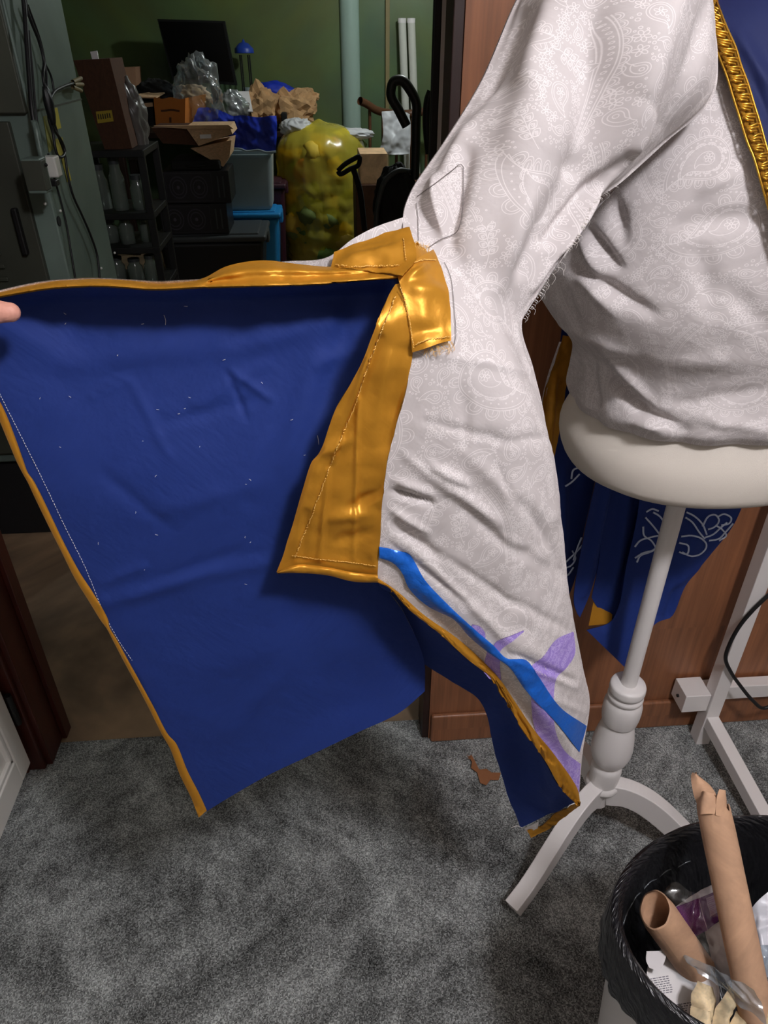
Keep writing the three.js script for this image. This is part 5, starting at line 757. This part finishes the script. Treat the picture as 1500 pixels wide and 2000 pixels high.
// workbench behind the pile
const BZ = -6.08, benchY = P(400, 258, BZ).y; let bench;
{ const x0 = P(205, 250, BZ).x, x1 = P(612, 250, BZ).x; const t = (bench = thing('workbench', 'dark workbench hidden under the pile by the green wall', 'workbench', [(x0 + x1) / 2, 0, BZ - 0.24])); piece('top', box(x0, x1, benchY - 0.04, benchY, BZ - 0.5, BZ, 0.006), M.darkWood, t); for (const x of [x0 + 0.06, x1 - 0.06]) for (const zz of [BZ - 0.05, BZ - 0.45]) piece('leg', box(x - 0.03, x + 0.03, 0, benchY - 0.04, zz - 0.03, zz + 0.03, 0.004), M.darkWood, t); piece('shelf', box(x0 + 0.05, x1 - 0.05, 0.3, 0.33, BZ - 0.48, BZ - 0.03, 0.004), M.darkWood, t); }
{ // black totes and the boxes on them
  const z = -4.55, x0 = P(300, 470, z).x, x1 = P(520, 470, z).x, y1 = P(400, 462, z).y;
  tote('storage_tote', 'black storage tote with a grey lid under the speaker cartons', x0, x1, 0, y1, z, 0.46, M.blackPlastic, M.greyTote);
  const pr = canvasTexture(256, 128, (g) => { g.fillStyle = '#141216'; g.fillRect(0, 0, 256, 128); for (const x of [70, 180]) { g.strokeStyle = '#3a3440'; g.lineWidth = 5; for (const r of [44, 30]) { g.beginPath(); g.arc(x, 64, r, 0, 7); g.stroke(); } g.fillStyle = '#4a4450'; g.beginPath(); g.arc(x, 64, 8, 0, 7); g.fill(); } g.strokeStyle = '#2c2a30'; g.lineWidth = 3; g.strokeRect(6, 6, 244, 116); });
  const print = phy({ map: pr, roughness: 0.5 }), zz = z - 0.03; let y = y1 + 0.006;
  const tiers = [[313, 398, 415, 458, 'lower black carton printed with two round speakers on the tote'], [320, 330, 418, 394, 'upper black carton printed with two round speakers']];
  for (const [a, b, c, d, label] of tiers) { const m = measured(a, b, c, d, zz), hh = m.y1 - m.y0; const t = thing('speaker_carton', label, 'box', [(m.x0 + m.x1) / 2, y, zz - 0.15], 'black speaker cartons stacked on the tote'); piece('body', box(m.x0, m.x1 + 0.09, y, y + hh, zz - 0.3, zz, 0.005), M.blackPlastic, t); const pl = new THREE.PlaneGeometry(m.x1 - m.x0 - 0.01, hh - 0.01).translate((m.x0 + m.x1) / 2, y + hh / 2, zz + 0.0015); piece('printed_front', pl, print, t); for (let k = 0; k < 2; k++) piece('side_print', box(m.x1 + 0.02 + k * 0.03, m.x1 + 0.028 + k * 0.03, y + 0.03, y + hh - 0.03, zz, zz + 0.0015), M.greyTote, t); y += hh + 0.002; }
  const m = measured(332, 305, 430, 325, zz), t = thing('black_case', 'flat black case lying on top of the speaker cartons', 'case', [(m.x0 + m.x1) / 2, y, zz - 0.14]); const hh = m.y1 - m.y0; piece('body', box(m.x0, m.x1, y, y + hh, zz - 0.28, zz, 0.012), M.black, t); piece('handle', tube([V((m.x0 + m.x1) / 2 - 0.05, y + hh / 2, zz), V((m.x0 + m.x1) / 2 - 0.04, y + hh / 2, zz + 0.02), V((m.x0 + m.x1) / 2 + 0.04, y + hh / 2, zz + 0.02), V((m.x0 + m.x1) / 2 + 0.05, y + hh / 2, zz)], 0.005, 20, 8), M.black, t); y += hh;
  // flat carton with white label
  const c = thing('flat_carton', 'flat brown carton with a small white label above the black case', 'box', [(m.x0 + m.x1) / 2, y, zz - 0.1]);
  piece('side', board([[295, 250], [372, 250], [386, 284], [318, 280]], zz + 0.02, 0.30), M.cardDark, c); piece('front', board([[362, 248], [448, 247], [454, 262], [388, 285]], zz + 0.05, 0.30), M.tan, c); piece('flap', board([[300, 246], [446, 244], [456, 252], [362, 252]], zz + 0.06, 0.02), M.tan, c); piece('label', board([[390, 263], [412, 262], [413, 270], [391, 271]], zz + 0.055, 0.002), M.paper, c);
  const c2 = thing('flat_carton', 'lower brown carton under the flat labelled one', 'box', P(440, 300, zz - 0.1).toArray()); piece('body', board([[372, 290], [452, 274], [448, 306], [436, 326]], zz - 0.02, 0.26), M.tan, c2);
  const m4 = measured(455, 404, 551, 520, -5.0); tote('storage_tote', 'bright blue storage tote behind the black one', m4.x0 - 0.2, m4.x1, 0, P(500, 418, -5.0).y, -5.03, 0.3, M.blueTote, M.blueTote);
  const m5 = measured(520, 352, 562, 420, -5.5); tote('storage_tote', 'dark maroon storage tote behind the bright blue one', m5.x0 - 0.35, m5.x1, 0, m5.y1, -5.35, 0.34, M.maroon, M.maroon);
  const m6 = measured(442, 290, 533, 385, -5.02); tote('storage_tote', 'translucent storage tote with a crumpled blue lid', m6.x0 - 0.06, m6.x1 + 0.01, P(500, 418, -5.0).y + 0.01, m6.y1, -5.04, 0.28, M.clearTote, M.clearTote, true);
  const lid = thing('tote_lid', 'torn royal blue plastic lid draped over the translucent tote', 'lid', P(495, 260, -4.99).toArray());
  piece('sheet', cloth({ left: [P(452, 228, -5.02), P(448, 260, -5.0), P(445, 290, -5.0)], right: [P(540, 226, -5.0), P(541, 260, -4.99), P(538, 297, -4.99)], top: [P(452, 228, -5.02), P(470, 225, -5.0), P(505, 229, -5.0), P(530, 226, -4.99), P(540, 226, -5.0)], nu: 30, nv: 20, thick: 0.006, rough: 0.03, freq: 14 }), M.royal, lid);
  piece('rim', tube([[446, 290], [470, 291], [482, 295], [505, 293], [520, 297], [539, 296]].map(([x, yy]) => P(x, yy, -4.985)), 0.006, 40, 8), M.clearTote, lid);
  const l2 = thing('tote_lid', 'folded royal blue plastic sheet beside the orange carton', 'lid', P(405, 230, -4.95).toArray());
  piece('sheet', cloth({ left: [P(361, 210, -4.95), P(360, 248, -4.9)], right: [P(456, 228, -4.97), P(456, 248, -4.95)], top: [P(361, 210, -4.95), P(372, 214, -4.94), P(395, 209, -4.98), P(420, 212, -4.96), P(456, 228, -4.97)], nu: 30, nv: 12, thick: 0.006, rough: 0.03, freq: 14 }), M.royal, l2);
}
{ // orange carton with its flap
  const z = -4.85; const t = thing('orange_carton', 'open orange cardboard carton with a torn top edge', 'box', P(330, 240, z).toArray());
  const fr = canvasTexture(128, 96, (g) => { g.fillStyle = '#b06a26'; g.fillRect(0, 0, 128, 96); g.fillStyle = '#4a2a10'; g.fillRect(24, 38, 80, 7); g.fillRect(58, 66, 10, 18); });
  piece('front', cloth({ left: [P(301, 190, z), P(306, 247, z)], right: [P(362, 192, z), P(361, 246, z)], top: [P(301, 190, z), P(315, 193, z), P(335, 190, z), P(350, 194, z), P(362, 192, z)], nu: 16, nv: 10, thick: 0.004 }), std({ map: fr, roughness: 0.8 }), t); { const g = t.children[0].geometry, u = g.attributes.uv, n = 17 * 11; for (let i = 0; i < u.count; i++) { const k = i % n; u.setXY(i, (k % 17) / 16, 1 - Math.floor(k / 17) / 10); } }
  piece('side', board([[362, 192], [402, 184, z - 0.2], [402, 240, z - 0.2], [361, 246]], z, 0.004), M.cardOrange, t); piece('bottom', board([[306, 247], [361, 246], [402, 240, z - 0.3], [340, 240, z - 0.3]], z, 0.004), M.cardOrange, t); piece('side', board([[301, 190], [306, 247], [330, 240, z - 0.3], [326, 188, z - 0.3]], z, 0.004), M.cardOrange, t);
  const f = thing('carton_flap', 'long tan cardboard flap lying over the black cloth heap', 'cardboard', P(280, 182, z - 0.05).toArray()); piece('flap', board([[244, 188], [305, 190], [336, 172, z - 0.25], [300, 180, z - 0.25]], z, 0.006), M.tan, f);
  const g = thing('grey_carton', 'grey carton side under the tan flap', 'box', P(290, 215, z - 0.2).toArray()); piece('body', board([[262, 198], [302, 196], [306, 246], [272, 246]], z - 0.1, 0.2), M.black, g); piece('label', board([[276, 202], [298, 200], [300, 208], [280, 210]], z - 0.098, 0.002), M.tan, g);
  const p = thing('pink_carton', 'small pinkish brown carton standing against the green wall', 'box', P(245, 160, -6.3).toArray()); piece('body', board([[222, 133], [264, 131], [270, 250], [236, 250]], -6.3, 0.2), M.cardPink, p);
  tag(obj('cloth_heap', lump(P(306, 178, -5.06), 0.11, 0.06, 0.09, 0.4, 4, 24, 0.3), M.black), 'black cloth heap behind the tan cardboard flap', 'cloth');
  tag(obj('clear_wrap', lump(P(388, 186, -4.98), 0.12, 0.17, 0.08, 0.5, 9, 26, 0.7), M.wrapFilm), 'clear plastic wrap peaking out of the orange carton', 'plastic wrap');
  tag(obj('paper_filling', lump(P(375, 190, -5.1), 0.10, 0.06, 0.08, 0.5, 12, 22, 0.6), M.tan), 'crumpled tan packing paper inside the orange carton', 'paper');
}
{ // monitor
  const z = -6.3, t = thing('monitor', 'black flat monitor leaning in front of the green wall', 'monitor', [P(400, 190, z).x, benchY, z - 0.05]);
  const c = [[307, 37], [439, 41], [463, 167], [337, 157]]; piece('housing', board(c, z, 0.045), M.blackPlastic, t); piece('screen', board([[311, 42], [435, 45], [457, 160], [340, 151]], z + 0.004, 0.004), M.screen, t);
  const n0 = P(420, 160, z - 0.05), n1 = V(n0.x, benchY, z - 0.08); piece('neck', bar(n0, n1, 0.07, 0.03, V(0, 0, 1), 0.008), M.blackPlastic, t); piece('stand_foot', box(n1.x - 0.12, n1.x + 0.12, benchY, benchY + 0.015, z - 0.18, z + 0.08, 0.006), M.blackPlastic, t);
}
{ // garden lantern
  const z = -6.42, c = P(477, 100, z), t = thing('lantern', 'small lantern with a blue domed cap beside the black monitor', 'lantern', [c.x, benchY, z]); const top = P(477, 76, z).y, rim = P(477, 104, z).y, r = (P(496, 104, z).x - P(458, 104, z).x) / 2;
  piece('cap', disc([[0.001, top], [r * 0.12, top - 0.01], [r * 0.16, top - 0.02], [r * 0.5, top - 0.028], [r * 0.82, top - 0.05], [r * 0.96, rim + 0.03], [r, rim + 0.004], [r * 0.98, rim], [0, rim]], 32).translate(c.x, 0, z), M.lantern, t);
  for (let k = 0; k < 4; k++) { const a = 0.5 + (k * Math.PI) / 2; piece('rod', new THREE.CylinderGeometry(0.005, 0.005, rim - benchY - 0.02, 8).translate(c.x + Math.cos(a) * r * 0.6, (rim + benchY) / 2, z + Math.sin(a) * r * 0.6), M.blackMetal, t); }
  piece('base', disc([[0, benchY], [r * 0.8, benchY], [r * 0.8, benchY + 0.02], [0, benchY + 0.02]], 32).translate(c.x, 0, z), M.blackMetal, t); piece('glass', new THREE.CylinderGeometry(r * 0.45, r * 0.45, (rim - benchY) * 0.5, 24, 1, true).translate(c.x, benchY + (rim - benchY) * 0.3, z), M.clearTote, t);
}
{ // papers on the bench
  const z = -6.2;
  tag(obj('paper_stack', [box(P(442, 200, z).x, P(486, 200, z).x, benchY, P(460, 180, z).y, z - 0.1, z, 0.006), board([[446, 178], [486, 178], [494, 218, z + 0.06], [452, 216, z + 0.06]], z, 0.02)], M.paper), 'stack of white papers in front of the lantern', 'paper');
  tag(obj('foil_wrap', lump(P(455, 212, -6.14), 0.1, 0.1, 0.06, 0.5, 22, 26, 0.7), M.foil), 'shiny silver foil wrap in front of the white papers', 'foil');
  tag(obj('packing_paper', crumple3(P(510, 214, -6.25), 0.15, 0.155, 0.09, 31), M.tanFlat), 'crumpled brown packing paper on the left of the pile top', 'paper');
  tag(obj('packing_paper', crumple3(P(574, 216, -6.28), 0.17, 0.14, 0.09, 47), M.tanFlat), 'crumpled brown packing paper on the right end above the bag', 'paper');
  tag(obj('packing_paper', crumple3(P(596, 190, -6.38), 0.11, 0.06, 0.06, 53), M.tanFlat), 'small torn brown paper end sticking out at the pile top', 'paper');
  tag(obj('blue_cushion', lump(P(532, 182, -6.47), 0.17, 0.08, 0.08, 0.25, 3, 24), M.royal), 'royal blue cushion behind the crumpled brown paper', 'cushion');
  tag(obj('black_box', box(P(540, 240, -5.36).x, P(552, 240, -5.36).x, benchY, benchY + 0.12, BZ - 0.14, BZ - 0.005, 0.01), M.black), 'narrow black box between brown paper and yellow bag', 'box');
}
{ // yellow bag of artificial flowers
  const z = -5.75, cx = (P(540, 370, z).x + P(716, 370, z).x) / 2, R = (P(716, 370, z).x - P(540, 370, z).x) / 2, top = P(620, 238, z).y; const t = thing('flower_bag', 'big clear yellow plastic bag stuffed with flowers on the floor', 'bag', [cx, 0, z]);
  const prof = [[0.02, 0], [0.62, 0.0], [0.8, 0.05], [0.86, 0.2], [0.9, 0.4], [0.98, 0.6], [1.0, 0.75], [0.9, 0.88], [0.55, 0.97], [0.15, 1.0], [0.02, 1.02]]; const c = new THREE.CatmullRomCurve3(prof.map(([a, b]) => V(a * R, b * top, 0))); const g = disc(c.getPoints(70).map((q) => [Math.max(0.001, q.x), Math.max(0.002, q.y)]), 80);
  const p = g.attributes.position; for (let i = 0; i < p.count; i++) { const x = p.getX(i), y = p.getY(i), zz = p.getZ(i), th = Math.atan2(zz, x), k = 1 + 0.16 * fbm(Math.cos(th) * 1.6, y * 3, Math.sin(th) * 1.6, 3) - 0.14 * Math.abs(fbm(Math.cos(th) * 3.2, y * 5, Math.sin(th) * 3.2 + 4, 3)) + 0.035 * Math.sin(y * 60 + 6 * fbm(Math.cos(th) * 2, y * 4, Math.sin(th) * 2, 2)) * smooth(0.75, 0.45, y / top) * 0.7; p.setXYZ(i, x * k, y, zz * k * 0.9); } g.computeVertexNormals(); piece('bag_skin', mergeVertices(g).translate(cx, 0, z), M.yellowBag, t);
  const Rn = rng(77), cols = [0xc8742a, 0x5a7a2a, 0xd8b83a, 0xd0502a, 0x6a7a3a, 0xb89a30, 0x3e5a24], geos = cols.map(() => []); for (let k = 0; k < 120; k++) { const y = 0.06 + Rn() * (top - 0.2), a = Rn() * 6.28, r = Math.sqrt(Rn()) * R * 0.84; const low = y / top < 0.45; const ci = low ? (Rn() < 0.6 ? 1 + Math.floor(Rn() * 2) * 3 : 5) : Math.floor(Rn() * 7); geos[ci].push(lump(V(cx + Math.cos(a) * r, y, z + Math.sin(a) * r * 0.85), 0.06 + Rn() * 0.04, 0.05 + Rn() * 0.03, 0.06, 0.5, k, 7, 0.6)); }
  geos.forEach((l, i) => { if (l.length) piece('flower_filling', l, std({ color: cols[i], roughness: 0.7 }), t).userData.kind = 'stuff'; });
  piece('bag_neck', [lump(P(580, 250, z + 0.02), 0.11, 0.055, 0.1, 0.5, 5, 20, 0.5), lump(P(690, 262, z + 0.05), 0.13, 0.035, 0.06, 0.4, 7, 20, 0.5)], M.whiteBag, t);
}
{ // wooden chair with a white bag over it
  const z = -6.13, S = (x, y, d = 0) => P(x, y, z - d); const a = S(722, 296), cx = S(795, 300).x, t = thing('wooden_chair', 'brown wooden bow-back chair behind the small carton', 'chair', [cx, 0, z - 0.2]);
  piece('top_rail', tube([S(703, 197, -0.1), S(716, 203, -0.05), S(735, 215), S(760, 221, 0.1), S(800, 222, 0.2), S(845, 216, 0.15), S(885, 217)], 0.028, 50, 10), M.chairWood, t);
  const seatY = 0.46; for (const [x, y, d] of [[722, 208, 0], [748, 219, 0.06], [775, 222, 0.14], [805, 222, 0.2], [835, 218, 0.16], [865, 217, 0.05]]) { const q = S(x, y, d); piece('spindle', tube([q, V(q.x, q.y - 0.12, q.z), V(q.x, seatY, q.z)], 0.012, 20, 8), M.chairWood, t); }
  const x0 = S(712, 210).x, x1 = S(880, 217).x; piece('seat', box(x0, x1, seatY - 0.04, seatY, z - 0.26, z + 0.2, 0.02), M.chairWood, t); for (const x of [x0 + 0.05, x1 - 0.05]) for (const zz of [z - 0.22, z + 0.15]) piece('leg', new THREE.CylinderGeometry(0.02, 0.016, seatY - 0.04, 14).translate(x, (seatY - 0.04) / 2, zz), M.chairWood, t);
  const b = thing('plastic_bag', 'white plastic bag hung over the wooden chair back', 'bag', S(770, 260).toArray()); piece('bag', cloth({ left: [P(744, 219, z + 0.06), P(748, 260, z + 0.1), P(740, 300, z + 0.1)], right: [P(800, 224, z), P(802, 260, z + 0.1), P(800, 300, z + 0.1)], nu: 26, nv: 30, thick: 0.003, rough: 0.06, freq: 9, bulge: 0.05 }), M.whiteBag, b);
  const bx = carton('brown_carton', 'plain brown carton between yellow bag and black stroller', 'box', [703, 300, 757, 360], -5.0, 0.3, M.tan, null, {}); const y0 = bx.y0; const b2 = thing('brown_carton', 'taller dark carton under the plain brown one', 'box', [(bx.x0 + bx.x1) / 2, 0, -5.15]); piece('body', box(bx.x0 - 0.03, bx.x1 + 0.3, 0, y0, -5.42, -4.98, 0.005), M.cardDark, b2);
}
{ // folded black stroller near the jamb
  const z = -3.7, t = thing('stroller', 'black folded stroller with tall looped handles by the right jamb', 'stroller', [P(790, 400, z).x, 0, z]); const S = (x, y, d = 0) => P(x, y, z - d);
  piece('handle', tube([S(794, 246), S(778, 214), S(764, 188), S(764, 174), S(768, 161), S(776, 157), S(786, 158), S(792, 163), S(810, 192), S(814, 208), S(813, 230), S(812, 290), S(810, 350)], 0.0215, 90, 12), M.blackPlastic, t);
  piece('handle', tube([S(838, 300, 0.3), S(833, 240, 0.3), S(836, 196, 0.3), S(842, 178, 0.3)], 0.02, 40, 12), M.blackPlastic, t);
  const wz = z - 0.02; piece('seat_cover', lump(S(772, 400), 0.10, 0.17, 0.08, 0.35, 14, 26, 0.2), M.black, t); const rimC = S(768, 420); piece('wheel_guard', tube([S(733, 450, -0.05), S(738, 400, -0.06), S(752, 355, -0.06), S(776, 334, -0.05), S(800, 335, 0)], 0.012, 40, 10), M.greyTote, t);
  piece('strap', tube([S(660, 334), S(672, 322), S(692, 310), S(702, 306), S(700, 322), S(684, 330), S(664, 340), S(660, 334)], 0.011, 50, 8), M.black, t); piece('strap', tube([S(690, 330), S(697, 350), S(703, 372), S(708, 410), S(712, 450)], 0.014, 40, 8), M.black, t);
  const bot = S(790, 470).x; for (const [x, d] of [[bot - 0.2, 0], [bot + 0.12, 0], [bot - 0.2, 0.4], [bot + 0.12, 0.4]]) { const w = piece('wheel', new THREE.TorusGeometry(0.075, 0.02, 12, 32).rotateY(Math.PI / 2).translate(x, 0.095, z - d), M.black, t); piece('hub', new THREE.CylinderGeometry(0.03, 0.03, 0.03, 16).rotateZ(Math.PI / 2).translate(x, 0.095, z - d), M.greyTote, w); }
  for (const [x, d] of [[bot - 0.17, 0], [bot + 0.09, 0], [bot - 0.17, 0.4], [bot + 0.09, 0.4]]) piece('frame_tube', bar(V(x, 0.1, z - d), V(bot, 0.62, z - 0.1), 0.02, 0.02, V(0, 0, 1), 0.006), M.blackMetal, t);
}
{ // upright things right behind the jamb
  const z = -2.3; const a = P(851, 120, z).x; const t = thing('black_pole', 'slim black pole standing just inside the doorway', 'pole', [a, 0, z]); piece('pole', box(a - 0.011, a + 0.011, 0.01, 2.0, z - 0.011, z + 0.011, 0.004), M.blackMetal, t); piece('base', box(a - 0.09, a + 0.09, 0, 0.015, z - 0.09, z + 0.09, 0.006), M.blackMetal, t);
  const z2 = -2.9, w = thing('white_board', 'narrow white board standing behind the black pole', 'board', [P(866, 100, z2).x, 0, z2]); piece('board', box(P(842, 200, z2).x, P(880, 200, z2).x, 0, 2.1, z2 - 0.015, z2, 0.003), M.paper, w);
  const z3 = -2.05, b = thing('hanging_bag', 'black bag with straps hung beside the door jamb', 'bag', P(876, 150, z3).toArray()); piece('bag', lump(P(876, 150, z3), 0.0095, 0.12, 0.04, 0.2, 3, 22), M.black, b); for (const y of [50, 67]) { const q = P(876, y, z3 + 0.05); piece('buckle', box(q.x - 0.006, q.x + 0.006, q.y - 0.006, q.y + 0.006, z3 + 0.04, z3 + 0.06, 0.002), M.whiteTube, b); }
  piece('strap', bar(P(878, 60, z3), V(P(878, 60, z3).x, 2.0, z3), 0.012, 0.004, V(0, 0, 1), 0), M.black, b);
  for (const [k, label] of [[0, 'left one of two white plastic tubes leaning on the green wall'], [1, 'right one of two white plastic tubes leaning on the green wall']]) { const x = 785 + k * 18, p = P(x, 37, -6.54), q = P(x + 18, 330, -6.5); const u = thing('white_tube', label, 'tube', [q.x, 0, -6.3]); q.y = 0.0; q.z = -6.46; const d = q.clone().sub(p); piece('tube', tube([p, p.clone().lerp(q, 0.5), q.clone().setY(0.004)], 0.03, 20, 18), M.whiteTube, u); piece('end_cap', new THREE.CylinderGeometry(0.032, 0.032, 0.03, 18).translate(p.x, p.y - 0.01, p.z), M.paper, u); }
}
scene.traverse((o) => { if (o.isMesh) o.castShadow = o.receiveShadow = true; });
renderer.render(scene, camera);
